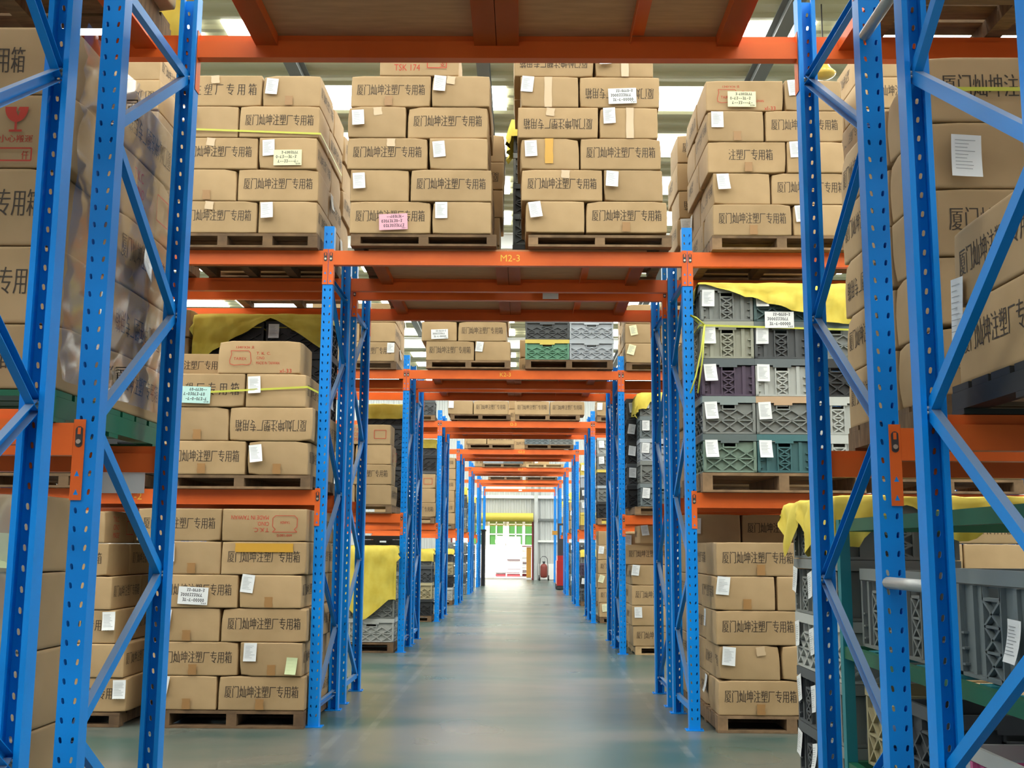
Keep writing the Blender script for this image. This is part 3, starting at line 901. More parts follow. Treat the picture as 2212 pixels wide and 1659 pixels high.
# lamp under the roof
e = empty('high_bay_lamp', (3.58, 12.0, 6.68))
mb = MB(); mb.lathe([(.03, .14), (.05, .13), (.09, .05), (.14, 0), (.12, -.03), (.05, -.06)], 18); obj('shade', mb.mesh('shade', ['amber'], True), e)
mb = MB(); mb.tube([(0, 0, .14), (0, 0, .86)], .008, 6); obj('rod', mb.mesh('rod', ['dark']), e)
tag(e, 'amber glass lamp hanging under the roof at upper right', 'lamp')

# ------------------------------------------------------------------ racking
POST_H = 3.53
def post_mesh():
    mb = MB(); pw, pd, lip, t = .074, .066, .017, .003
    p = .0595; nrow = 58; z0 = .05
    cols = [(-.045, -.0005), (.0005, .045)]
    # perforated web: an octagonal ring around each slot
    for c in (-1, 1):
        cx = c * .019
        xa, xb = (-.037, 0) if c < 0 else (0, .037)
        mb.add([(xa, 0, 0), (xb, 0, 0), (xb, 0, z0), (xa, 0, z0)], [(0, 1, 2, 3)])
        for i in range(nrow):
            za = z0 + i * p; zb = za + p; zc = (za + zb) / 2
            hx, hz = .0047, .0095
            tilt = c * .0015
            hole = [(cx + a * hx + tilt * b, zc + b * hz) for a, b in ((-.5, -1), (.5, -1), (1, -.6), (1, .6), (.5, 1), (-.5, 1), (-1, .6), (-1, -.6))]
            outer = [(xa, za), (xb, za), (xb, za), (xb, zb), (xb, zb), (xa, zb), (xa, zb), (xa, za)]
            o = len(mb.v)
            vs = [(x, 0, z) for x, z in hole] + [(xa, 0, za), (xb, 0, za), (xb, 0, zb), (xa, 0, zb)] + [(x, t, z) for x, z in hole]
            fs = [(8, 9, 1, 0), (9, 2, 1), (9, 10, 3, 2), (10, 4, 3), (10, 11, 5, 4), (11, 6, 5), (11, 8, 7, 6), (8, 0, 7)]
            fs += [(j, (j + 1) % 8, 12 + (j + 1) % 8, 12 + j) for j in range(8)]
            mb.add(vs, fs)
        zt = z0 + nrow * p
        mb.add([(xa, 0, zt), (xb, 0, zt), (xb, 0, POST_H), (xa, 0, POST_H)], [(0, 1, 2, 3)])
    for s in (-1, 1):
        x1 = s * pw / 2; xi = s * (pw / 2 - t)
        a, b = min(x1, xi), max(x1, xi)
        mb.box(a, b, 0.0004, pd, 0, POST_H)
        l0, l1 = s * (pw / 2 - t), s * (pw / 2 - lip)
        mb.box(min(l0, l1), max(l0, l1), pd - t, pd, 0, POST_H)
        # bent return of the lip
        mb.box(min(l1, l1 + s * t), max(l1, l1 + s * t), pd - .014, pd - t, 0, POST_H)
    return mb.mesh('post', ['blue'])
POST = post_mesh()
def brace_mesh(za, zb, ya=.045, yb=RD - .045):
    mb = MB(); p = Vector((0, ya, za)); q = Vector((0, yb, zb))
    d = (q - p).normalized(); x = Vector((1, 0, 0)); n_ = x.cross(d)
    def slab(o0, o1, w0, w1):
        vs = []
        for P_ in (p, q):
            for a in (w0, w1):
                for b in (o0, o1): vs.append(P_ + n_ * a + x * b)
        mb.add(vs, [(0, 1, 3, 2), (4, 6, 7, 5), (0, 4, 5, 1), (2, 3, 7, 6), (0, 2, 6, 4), (1, 5, 7, 3)])
    slab(-.013, -.0105, -.019, .019); slab(-.0105, .013, .0165, .019); slab(-.0105, .013, -.019, -.0165)
    for P_ in (p + d * .012, q - d * .012):
        mb.tube([P_ + Vector((-.03, 0, 0)), P_ + Vector((.03, 0, 0))], .006, 8, 1)
    return mb.mesh('brace', ['brace', 'bolt'])
NODE = [(.13, .62), (1.11, .62), (1.11, 1.62), (2.14, 1.62), (2.14, 2.64), (3.16, 2.64)]
BRACES = [brace_mesh(a, b) for a, b in NODE] + [brace_mesh(.13, .13), brace_mesh(3.16, 3.16)]
mb = MB(); mb.box(-.06, .06, -.012, .085, .0, .006); mb.tube([(-.052, .02, .006), (-.052, .02, .014)], .005, 6); mb.tube([(.052, .02, .006), (.052, .02, .014)], .005, 6)
FOOT = mb.mesh('foot_plate', ['blue'])
GATE = {-1: 'nearest gateway', 0: 'M2-3 gateway', 1: 'K2-3 gateway', 2: 'I2-3 gateway', 3: 'fifth gateway', 4: 'sixth gateway', 5: 'seventh gateway', 6: 'last gateway'}
def frame(x, y, rz, label, braces=True):
    o = empty('upright_frame', (x, y, 0), rz)
    obj('post', POST, o); obj('post', POST, o, (0, RD, 0), PI)
    for b in BRACES: obj('brace', b, o)
    obj('foot_plate', FOOT, o); obj('foot_plate', FOOT, o, (0, RD, 0), PI)
    tag(o, label, 'rack frame', 'blue upright frames')
for k in range(-1, 7):
    for (x, side) in ((-HB, 'left of the aisle'), (HB, 'right of the aisle')) + (((-3 * HB, 'far left of the bays'), (3 * HB, 'far right of the bays')) if k < 2 else ()):
        y = yk(k)
        frame(x, y, 0, 'blue perforated upright frame, %s, front rack of %s' % (side, GATE[k]))
        if k < 6: frame(x, yg(k) + RD, PI, 'blue perforated upright frame, %s, rear rack of %s' % (side, GATE[k]))

# beams
mb = MB(); mb.box(.04, 2 * HB - .04, -.006, .026, -.105, 0); mb.box(.04, 2 * HB - .04, .026, .042, -.105, -.03)
BAR = mb.mesh('bar', ['orange'])
def conn_mesh():
    mb = MB(); mb.box(.002, .038, -.0055, -.0018, -.25, .012); mb.box(.0382, .0398, -.0055, .05, -.25, .012)
    for z in (-.165, -.225): mb.add([(.012, -.0058, z - .008), (.028, -.0058, z - .008), (.02, -.0058, z + .01)], [(0, 1, 2)], 1)
    return mb.mesh('end_connector', ['orange', 'blue'])
CONN = conn_mesh()
def conn_mirror():
    mb = MB(); mb.box(-.038, -.002, -.0055, -.0018, -.25, .012); mb.box(-.0398, -.0382, -.0055, .05, -.25, .012)
    for z in (-.165, -.225): mb.add([(-.028, -.0058, z - .008), (-.012, -.0058, z - .008), (-.02, -.0058, z + .01)], [(0, 1, 2)], 1)
    return mb.mesh('end_connector', ['orange', 'blue'])
CONN2 = conn_mirror()
mb = MB()
prof = [(.012 * math.cos(a), .012 * math.sin(a) + (.022 if math.sin(a) > 0 else -.022)) for a in [2 * PI * i / 16 for i in range(16)]]
mb.add([(x, -.0075, z) for x, z in prof] + [(x, -.0056, z) for x, z in prof], [tuple(range(16))] + [(i, i + 16, (i + 1) % 16 + 16, (i + 1) % 16) for i in range(16)], 0)
mb.tube([(0, -.0078, -.016), (0, -.012, -.016)], .008, 8, 1); mb.box(-.005, .005, -.0082, -.0076, .008, .03, 2)
LOCK = mb.mesh('safety_lock', ['dark', 'bolt', 'orange'])
_sign = {}
def beam(x, y, z, rz, label, sign=None, sx=0.0):
    """x = centre of the left post as seen from the beam's outer face"""
    o = empty('rack_beam', (x, y, z), rz)
    obj('bar', BAR, o)
    a = obj('end_connector', CONN, o); b = obj('end_connector', CONN2, o, (2 * HB, 0, 0))
    obj('safety_lock', LOCK, a, (.02, 0, -.045)); obj('safety_lock', LOCK, b, (-.02, 0, -.045))
    if sign:
        if sign not in _sign:
            mb = MB(); put_text(mb, sign, 0, 0, None, .05, -.0068, 0); _sign[sign] = mb.mesh('row_number', ['yellow_paint'])
        c = obj('row_number', _sign[sign], o, (HB + sx, 0, -.05)); c['label'] = 'yellow painted row number ' + sign
    tag(o, label, 'rack beam', 'orange rack beams')
    return o
SIGN = {(0, 'C', 2): ('M2-3', 0.02), (1, 'C', 2): ('K2-3', -.1), (2, 'C', 2): ('I2-3', -.05), (3, 'C', 2): ('G2-3', .08), (4, 'C', 2): ('E2-3', .05), (5, 'C', 2): ('C2-3', .2),
        (0, 'L', 2): ('M1-3', 0.03), (0, 'L', 1): ('M1-2', -.03), (1, 'R', 1): ('K3-2', 0.0)}
BEAMS = {}
for k in range(-1, 6):
    for bay, bx in (('C', 0.0), ('L', -2 * HB), ('R', 2 * HB)):
        for lv in ((2,) if bay == 'C' else (1, 2)):
            z = (L2 if lv == 2 else L1) + (.016 if k == -1 and lv == 2 else 0)
            name = {'C': 'over the aisle', 'L': 'left of aisle', 'R': 'right of aisle'}[bay]
            name += '' if bay == 'C' else (', upper' if lv == 2 else ', lower')
            for (yy, rz, pos) in ((0, 0, 'front edge of front rack'), (RD, PI, 'rear edge of front rack'), (yg(k) - yk(k), 0, 'front edge of rear rack'), (yg(k) - yk(k) + RD, PI, 'rear edge of rear rack')):
                if k >= 3 and bay != 'C' and pos != 'front edge of front rack': continue
                sg = SIGN.get((k, bay, lv)) if pos == 'front edge of front rack' else None
                x0 = bx - HB if rz == 0 else bx + HB
                BEAMS[(k, bay, lv, pos)] = beam(x0, yk(k) + yy, z, rz, 'orange beam %s, %s, %s' % (name, pos, GATE[k]), *(sg or ()))
b = beam(-HB, yk(6), L2, 0, 'orange beam over the aisle with white tag, last gateway')
mb = MB(); mb.box(-.06, .06, -.0085, -.0065, -.025, .025); c = obj('paper_sign', mb.mesh('sign', ['paper']), b, (HB + .02, 0, -.05)); c['label'] = 'small white tag'
beam(-HB, yk(6) + RD, L2, 0, 'orange beam over the aisle, rear edge, last gateway') if False else None
# loose paper signs fixed to beams
bb = BEAMS[(0, 'C', 2, 'front edge of rear rack')]
mb = MB(); mb.box(-.065, .065, -.0085, -.0065, -.088, .0); put_text(mb, 'I2-3', -.02, -.022, .075, .032, -.009, 1)
c = obj('paper_sign', mb.mesh('sign', ['paper', 'ink']), bb, (HB + .34, 0, -.005)); c['label'] = 'white paper with black row number'
bb = BEAMS[(-1, 'L', 1, 'rear edge of rear rack')]
mb = MB(); mb.box(-.105, .105, -.002, 0.002, -.085, 0)
c = obj('paper_sign', mb.mesh('sign', ['paper']), bb, (.19, .03, -.103), PI); c['label'] = 'blank white sign sheet'

# cross bars and plywood decks over the aisle
XB = {}
def deck(k, yoff, rack):
    y0, y1 = yk(k) + yoff + .045, yk(k) + yoff + RD - .045
    mb = MB()
    key = 'd'
    if key not in XB:
        m1 = MB(); m1.box(-.046, .046, 0, RD - .09, -.05, 0); m1.box(-.046, .046, -.012, RD - .078, -.05, -.03)
        XB['bar'] = m1.mesh('cross_bar', ['orange'])
        m2 = MB(); m2.box(-.505, .505, 0, RD - .02, 0, .016); XB['ply'] = m2.mesh('plywood_deck', ['ply'])
        m3 = MB(); m3.box(-.03, .03, 0, RD - .09, -.003, 0); m3.box(-.03, -.027, 0, RD - .09, -.04, -.003); XB['ang'] = m3.mesh('cross_bar', ['orange']); XB['d'] = 1
    for x, nm in ((-.97, 'left end'), (-.0475, 'left of centre'), (.0475, 'right of centre'), (.97, 'right end')):
        tag(obj('cross_bar', XB['bar'], loc=(x, y0, L2 - .002 + (.016 if k == -1 else 0))), 'orange cross bar under deck, %s, %s rack, %s' % (nm, rack, GATE[k]), 'cross bar', 'orange cross bars')
    tag(obj('cross_bar', XB['ang'], loc=(.59, y0, L2 - .002 + (.016 if k == -1 else 0))), 'thin orange angle bar under right deck, %s rack, %s' % (rack, GATE[k]), 'cross bar', 'orange cross bars')
    for x, nm in ((-.5055, 'left'), (.5055, 'right')):
        tag(obj('plywood_deck', XB['ply'], loc=(x, y0 - .035, L2 + .001 + (.016 if k == -1 else 0))), 'brown plywood deck board, %s half, %s rack, %s' % (nm, rack, GATE[k]), 'deck board', 'plywood decks')
for k in range(-1, 4):
    deck(k, 0, 'front'); deck(k, yg(k) - yk(k), 'rear')
# spacers between back-to-back frames
for z, nm in ((1.12, 'lower'), (2.96, 'upper')):
    mb = MB(); mb.tube([(HB - .02, yk(-1) + RD + .002, z), (HB - .02, yg(-1) - .002, z)], .019, 10)
    tag(obj('row_spacer', mb.mesh('row_spacer', ['steel'], True)), 'grey %s spacer tube joining the nearest right frames' % nm, 'spacer tube', 'grey spacer tubes')
# level 2 cross bars beside the near frames
for sx, nm in ((-1, 'left'), (1, 'right')):
    for yoff, rk in ((0, 'front'), (yg(-1) - yk(-1), 'rear')):
        tag(obj('cross_bar', XB['bar'], loc=(sx * 1.48, yk(-1) + yoff + .045, L2 - .002)), 'orange cross bar beside %s frame, %s rack, nearest gateway' % (nm, rk), 'cross bar', 'orange cross bars')

# ------------------------------------------------------------------ loads on the second gateway (M row)
YF = YM - .08
PZ = L2 + .002; PH = .105
TP = 3.456; P2 = .2405
nA = 'pile left of the M2-3 sign bay'
nB = 'left pile above the M2-3 sign'
nC = 'right pile above the M2-3 sign'
nD = 'pile right of the M2-3 sign bay'
nE = 'far right top pile'
nZ = 'far left top pile'
L, S = 'L', 'S'
pile(nA, YF, TP, P2, [(-2.405, [('L', 'c'), ('S', 'p')]), (-2.405, [('S', 't'), ('L',)]), (-2.42, [('L', 'c'), ('S', 'pY')]), (-2.41, [('S', 'p'), ('L',)]), (-2.41, [('L', 'c', 'spaced'), ('S', 'pt')])], back='right')
pile(nB, YF, TP, P2, [(-1.143, [('L', 'P'), ('S', 'p')]), (-1.15, [('S', 'p'), ('L',)]), (-1.175, [('L', 'c'), ('S', 'p')]), (-1.18, [('S', 'pc'), ('L',)]), (-1.165, [('L', 't'), ('S', 'pc')]), (-.96, [('L', '', 'tsk')])], back='right')
pile(nC, YF, TP + .012, P2 * .985, [(.128, [('S', 'p'), ('L', 't')]), (.092, [('L', 'c'), ('S', 'p')]), (.088, [('S', 'po'), ('L',)]), (.064, [('L', 'ic'), ('S', 'pl')]), (.08, [('S', 'pl'), ('L', 'iW')]), (.035, [('L', 'i'), ('S', 'pl')])], back='left')
pile(nD, YF, TP - .005, P2 * .98, [(1.474, [('L', 't'), ('S', 'p')]), (1.482, [('S', 'p'), ('L',)]), (1.446, [('L', 't', 'wide'), ('S', 'p')]), (1.45, [('S', 'pt'), ('L',)]), (1.442, [('L', 'Y', 'tairex'), ('S', 'p')])], back='left', s=(.965, .98))
pile(nE, YF, TP, P2, [(2.58, ['L', 'S']), (2.58, ['S', 'L']), (2.58, [('L', ''), ('S', '')]), (2.58, [('S', 'p'), 'L']), (2.575, [('L', ''), 'S']), (2.58, ['S', 'L'])], back='left')
pile(nZ, YF, TP - .02, P2 * .985, [(-3.575, ['S', ('L', '')]), (-3.585, ['L', ('S', '')]), (-3.59, ['S', ('L', '')]), (-3.6, ['L', ('S', 'y')]), (-3.6, ['S', ('L', 'i')]), (-3.61, ['L', ('S', '')])], back='right')
for (x0, nm, wd, ww) in ((-2.42, 'pile left of the M2-3 sign bay', 1.05, 'darkwood'), (2.5, nE, 1.05, 'wood'), (-3.57, nZ, 1.05, 'wood'), (1.47, nD, 1.0, 'wood')):
    pallet(x0, x0 + wd, YF, YF + 1.03, PZ, PH, 'wooden pallet under the %s' % nm, ww, blocks=4 if x0 < -2 and x0 > -3 else 3)
pallet(-1.13, -.08, YF, YF + 1.03, L2 + .018, PH - .018, 'wooden pallet under the left pile above the M2-3 sign', 'darkwood')
pallet(.15, 1.18, YF, YF + 1.03, L2 + .018, PH - .018, 'wooden pallet under the right pile above the M2-3 sign', 'wood')

# lower left: level 1 and floor
pile('pile on the M1-2 beam', YF, 1.712, .2385, [(-2.41, [('L', 't'), ('S', 'pt')]), (-2.385, [('S', 't'), ('L', 'i')]), (-2.44, [('L', 'T', 'spaced'), ('S', 'p')]), (-2.05, [('L', '', 'tairex')])], back='right')
carton(-2.33, YF + .5, 1.712 + 3 * .2385, 0, '', 'std', (1, 1, .8), '-y', 'printed carton behind the teapot carton, pile on the M1-2 beam', 'cartons of the pile on the M1-2 beam')
pallet(-2.36, -1.36, YF, YF + 1.03, L1 + .002, .095, 'wooden pallet standing on the M1-2 beam', 'wood')
pile('floor pile left of aisle', YF, .119, .2265, [(-2.375, [('S', 'pt'), ('L', 't')]), (-2.4, [('L', 't'), ('S', 'ptg')]), (-2.38, [('S', 'pt'), ('L', '')]), (-2.42, [('L', 'W'), ('S', 'pt')]), (-2.395, [('S', 'pt'), ('L', 'O')]), (-2.56, [('L', ''), ('L', 'i', 'tkc')])], back='right')
pallet(-2.33, -1.35, YF, YF + 1.03, 0.001, .115, 'dark wooden pallet under the floor pile left of aisle', 'darkwood')
pile('floor pile left of the M1-2 post', YF, .1, .2265, [(-3.59, ['S', ('L', 'q')]), (-3.62, ['L', ('S', '')]), (-3.69, ['S', ('L', 'q')]), (-3.73, ['L', ('S', 'y')]), (-3.77, ['S', ('L', '')]), (-3.8, [('L', '', 'redmark'), ('S', '', 'redmark')])], back='right')
pallet(-3.6, -2.6, YF, YF + 1.03, 0.001, .095, 'dark wooden pallet behind the leftmost blue posts', 'darkwood')
# dark crates left on level 1
for k in range(5):
    for j in range(2):
        crate(-3.36 + j * .54, YF + .2, 1.72 + k * .268, .53, .37, .263, 'lattice', (DGREY, BLACK)[(k + j) % 2], 'dark crate behind left blue post, %s in %s row' % (('left', 'right')[j], ROWN[k]), 'dark crates behind the left blue posts')
pallet(-3.63, -2.55, YF, YF + 1.0, L1 + .002, .1, 'pallet under dark crates behind the left blue post', 'darkwood')

# lower right: crates on level 1
CX = [(1.38, .37), (1.757, .375), (2.14, .375)]
rows = [[(SAGE, 'lattice', (.1, .13, .13)), (TEAL, 'center', None), (LGREY, 'center', None)],
        [(GREY, 'lattice', (.22, .26, .26)), (GREY, 'lattice', TAN), (LGREY, 'center', None)],
        [(PURPLE, 'center', (.1, .12, .13)), (LGREY, 'center', (.12, .14, .15)), (BLACK, 'lattice', None)],
        [(KHAKI, 'center', None), (DGREY, 'center', (.12, .15, .15)), (GREY, 'lattice', (.14, .2, .22))],
        [(GREY, 'center', None), (DTEAL, 'lattice', (.3, .32, .3)), (DGREY, 'lattice', None)]]
cn = ('left', 'middle', 'right')
for k, rw in enumerate(rows):
    for j, (c, st, rim) in enumerate(rw):
        x0, wd = CX[j]
        sl = [('-y', -wd / 2 + .055, .225, rnd.uniform(-.06, .06))] if j < 2 else []
        crate(x0 + wd / 2, YF + .28, 1.752 + k * .2685, wd, .54, .2655, st, c, '%s crate, %s column, %s row, stack under yellow cloth' % (CNAME[c], cn[j], ROWN[k]), 'crates on the right M row level', 0, rim, sl)
        if j == 0: crate(x0 + .27, YF + .76, 1.752 + k * .2685, .54, .37, .2655, 'lattice', (GREY, LGREY, BLACK, GREY, KHAKI)[k], 'rear crate behind left column, %s row, stack under yellow cloth' % ROWN[k], 'crates on the right M row level')
pallet(1.37, 2.5, YF, YF + 1.02, L1 + .002, .134, 'wooden pallet under the crate stack right of aisle', 'wood')
cloth('yellow cloth draped over the crate stack right of aisle', 1.37, 2.52, YF - .005, YF + 1.0, 3.098, .12, .1, .3, .1, 3, .04, hem=lambda x, y: max(.06, min(1, (x - 1.37) / .95)) if y < YF + .1 else 1)
strap('yellow strap around the crate stack right of aisle', [(1.37, YF + 1.0, 2.79), (1.368, YF - .01, 2.79), (2.53, YF - .012, 2.76)])
mb = MB(); 
mb.tube([(1.4, YF - .02, 2.79), (1.37, YF - .03, 2.6), (1.33, YF - .03, 2.42), (1.29, YF - .025, 2.3)], .006, 6); mb.tube([(1.4, YF - .02, 2.79), (1.38, YF - .03, 2.55), (1.34, YF - .04, 2.3)], .006, 6)
mb.tube([(1.4, YF - .02, 2.79), (1.34, YF - .03, 2.84), (1.3, YF - .03, 2.86), (1.36, YF - .02, 2.8)], .006, 6)
tag(obj('strap_end', mb.mesh('strap_end', ['strap'], True)), 'knotted yellow strap ends hanging at the crate stack corner', 'strap')
c = obj('paper_sign', CARDS['W'], loc=(1.93, YF - .012, 2.89)); tag(c, 'large white handwritten card on the dark upper crate', 'card')
# floor pile right
pile('floor pile right of aisle', YF, .115, .2315, [(1.449, [('L', 't'), 'S']), (1.455, [('S', 'pc'), 'S']), (1.44, [('L', ''), 'S']), (1.434, [('S', 'pt'), 'S']), (1.45, [('L', 't')])], s=(.97, .97))
for k in range(5):
    t2 = k % 2 == 0
    carton(1.455 + (.29 if not t2 else .21), YF + (.43 + .01 + .29 if t2 else .585 + .215), .115 + k * .2315, 90 if t2 else 0, ('q', '', 'q', '', 'p')[k], 'std', (.97, .97, .96), '-x', 'rear carton, left in %s row, floor pile right of aisle' % ROWN[k], 'cartons of the floor pile right of aisle')
pallet(1.44, 2.44, YF, YF + 1.02, .001, .112, 'wooden pallet under the floor pile right of aisle', 'wood')
strap('yellow strap across the pile left of the M2-3 sign bay', [(-2.4, YF - .012, 4.235), (-1.37, YF - .012, 4.2), (-1.366, YF + .9, 4.2)])
strap('yellow strap across crushed cartons on the M1-2 beam', [(-2.45, YF - .015, 2.27), (-1.4, YF - .015, 2.33), (-1.33, YF + .1, 2.3)])

# ------------------------------------------------------------------ L row (rear rack of the M2-3 gateway)
YL = YM + GAP - .04
def simple_rows(x, n, start=0, fl=('p', '', 'p', 't')):
    out = []
    for k in range(n):
        r = rnd.uniform(-.02, .02)
        if (k + start) % 2: out.append((x + r, [('S', rnd.choice(fl)), ('L', rnd.choice(('', '', 'i')))]))
        else: out.append((x + r, [('L', rnd.choice(('', '', 'i'))), ('S', rnd.choice(fl))]))
    return out
for nm, x, n in (('second pile behind left of M2-3', -2.42, 5), ('left pile behind the M2-3 piles', -1.09, 5), ('second pile behind right of M2-3', 1.4, 5)):
    pile(nm, YL, TP, P2, simple_rows(x, n))
    pallet(x, x + 1.03, YL, YL + 1.0, PZ + (.017 if abs(x) < 1.2 else 0), PH - .018, 'wooden pallet under the %s' % nm, 'wood')
# crates behind the right M2-3 pile, edge seen in the gap
for k in range(5):
    crate(.02 + .27, YL + .3, TP + .01 + k * .268, .53, .4, .264, 'lattice', (DGREY, BLUEG, DGREY, GREY, DGREY)[k], 'dark crate, %s row, stack behind right M2-3 pile' % ROWN[k], 'crates behind the right M2-3 pile')
pallet(.0, 1.05, YL, YL + 1.0, PZ + .017, PH - .02, 'pallet under the crate stack behind right M2-3 pile', 'wood')
cloth('yellow cloth on the crates behind the right M2-3 pile', .0, .6, YL + .08, YL + .55, TP + .02 + 5 * .268, .1, .1, .1, .1, 9, .05, hem=lambda x, y: 1.6 if x < .2 else .7)
# left, level 1: dark crates under cloth
for k in range(5):
    for j in range(2):
        crate(-2.56 + j * .55 + .27, YL + .25, 1.72 + k * .268, .53, .4, .264, 'lattice', BLACK, 'black crate under yellow cloth behind the teapot carton, %s %s' % (ROWN[k], ('left', 'right')[j]), 'black crates behind the M1-2 pile', slips=[('-y', -.2, .24, 0)] if k == 4 and j == 1 else ())
cloth('yellow cloth over black crates behind the teapot carton', -2.58, -1.48, YL, YL + .6, 1.73 + 5 * .268 + .03, .1, .06, .42, .1, 5, .045, hem=lambda x, y: 0.06 + min(1, abs(x + 1.95) * .62 / .42) if y < YL + .1 else 1)
pallet(-2.57, -1.46, YL, YL + 1.0, L1 + .002, .1, 'pallet under black crates behind the M1-2 pile', 'darkwood')
pile('rear floor pile left of aisle', YL, .11, .2265, simple_rows(-2.42, 6)); pallet(-2.42, -1.39, YL, YL + 1.0, .001, .1, 'pallet under the rear floor pile left of aisle', 'greenpl', 'green plastic pallets')
pile('rear level pile right of aisle', YL, 1.715, .2385, simple_rows(1.42, 5)); pallet(1.42, 2.45, YL, YL + 1.0, L1 + .002, .1, 'pallet under the rear level pile right of aisle', 'wood')
pile('rear floor pile right of aisle', YL, .11, .2315, simple_rows(1.42, 6)); pallet(1.42, 2.45, YL, YL + 1.0, .001, .1, 'pallet under the rear floor pile right of aisle', 'wood')

for nm, x, y, z, ph, n in (('outer level pile behind left posts', -3.63, YL, 1.72, .2385, 6), ('outer floor pile far right', 2.56, YF, .115, .2315, 6), ('outer level pile far right', 2.56, YF, 1.715, .2385, 6)):
    pile(nm, y, z, ph, simple_rows(x, n)); pallet(x, x + 1.03, y, y + 1, L1 + .002 if z > 1 else .001, .1, 'wooden pallet under the ' + nm, 'wood')
# ------------------------------------------------------------------ nearest gateway loads
YN = yg(-1) - .02      # front of the rear rack
YS = YN
def near_stack_left():
    nm = 'wrapped stack at far left'
    zs = (1.722, 1.94, 2.205, 2.475, 2.735, 2.98)
    kinds = ['stdl', 'std', 'std', 'fragile', 'stdl']
    for k in range(5):
        z0 = zs[k]; sc = (zs[k + 1] - z0) * .985 / CH
        xr = -1.40 - .004 * (k % 2)
        dx = (0, -.02, -.05, 0, -.02)[k]
        carton(xr - .296 + dx, YS + .216, z0, 0, '', kinds[k], (1, 1, sc), '-y', '%s, front in %s row, %s' % (LOOK[kinds[k]], ROWN[k], nm), 'cartons of the wrapped stack at far left', False)
        carton(xr - .216, YS + .44 + .296, z0, 90, ('i' if k in (1, 4) else ''), ('std', 'std', 'std', 'redmark', 'std')[k], (1, 1, sc), '+x', '%s, rear in %s row, %s' % (('printed carton', 'printed carton', 'printed carton', 'red lettered carton', 'inverted printed carton')[k], ROWN[k], nm), 'cartons of the wrapped stack at far left', False)
        carton(xr - .6 - .3, YS + .296, z0, 90, '', 'std', (1, 1, sc), '-y', 'end-on carton, left front in %s row, %s' % (ROWN[k], nm), 'cartons of the wrapped stack at far left', False)
near_stack_left()
pallet(-2.46, -1.40, YN, YN + 1.04, L1 + .002, .105, 'green plastic pallet under the wrapped stack at far left', 'greenpl', 'green plastic pallets')
def film(label, x, y0, y1, z0, z1, seed, face='x'):
    mb = MB(); nu, nv = 26, 30; vs = []
    for i in range(nu + 1):
        for j in range(nv + 1):
            a = y0 + (y1 - y0) * i / nu; zz = z0 + (z1 - z0) * j / nv
            nn = noise.noise(Vector((a * 5 + seed, zz * 4, seed))) * .014 + abs(noise.noise(Vector((a * 14 + zz * 9, zz * 13, seed)))) * .034
            vs.append((x + .016 + nn, a, zz) if face == 'x' else (a, x - .016 - nn, zz))
    mb.add(vs, [(i * (nv + 1) + j, (i + 1) * (nv + 1) + j, (i + 1) * (nv + 1) + j + 1, i * (nv + 1) + j + 1) for i in range(nu) for j in range(nv)])
    return tag(obj('stretch_film', mb.mesh('stretch_film', ['foil'], True)), label, 'plastic film', 'clear stretch film')
film('clear stretch film on the aisle side of far left stack', -1.40, YS - .02, YS + 1.05, 1.75, 2.98, 2.0)
# loose tags on the wrapped stack
for (yy, zz, t, nm, k) in ((4.2, 2.4, .6, 'crumpled white slip hanging high on the far left stack', 1), (3.78, 2.12, .35, 'white slip hanging low between the two left posts', 3)):
    o = obj('paper_label', slip_mesh(60 + k, .1, .17), mtx=Matrix.Translation((-1.362, yy, zz)) @ Matrix.Rotation(PI / 2, 4, 'Z') @ Matrix.Rotation(t, 4, 'Y'))
    tag(o, label=nm, cat='paper slip')
# carton on top level left and its pallet
pallet(-2.5, -1.43, YN, YN + .98, PZ + .016, PH, 'dark pallet above the wrapped stack at far left', 'darkwood')
carton(-1.60, 4.06, PZ + .016 + PH, 90, 'c', 'std', (1.0, 1.1, 2.2), '+x', 'large carton overhanging the top left pallet', 'cartons on the top left pallet', False)
carton(-2.1, 3.9, PZ + .016 + PH, 90, '', 'plain', (1.2, 1.0, 1.6), '-y', 'carton left of the large carton, top left pallet', 'cartons on the top left pallet', False)
cloth('yellow cloth behind the large carton, top left pallet', -1.58, -1.40, 4.39, 4.56, 4.3, .01, .03, .02, .9, 13, .05)
pallet(-2.4, -1.4, yk(-1) - .1, yk(-1) + .92, PZ, PH, 'dark pallet at the upper left picture edge', 'darkwood')
# floor cartons left
nm = 'grey wrapped floor stack at far left'
for k in range(5):
    carton(-1.47 - .296, YN + .05 + .225, .11 + k * .255, 0, 'g' if k == 4 else '', 'plain', (1, 1.05, 1.06), '-y', 'plain carton, %s row, %s' % (ROWN[k], nm), 'cartons of the ' + nm, False)
film('clear stretch film on the floor stack at far left', YN + .045, -2.06, -1.47, .15, 1.38, 5.0, 'y')
pallet(-2.1, -1.46, YN + .04, YN + .72, .001, .105, 'pallet under the grey wrapped floor stack', 'darkwood')

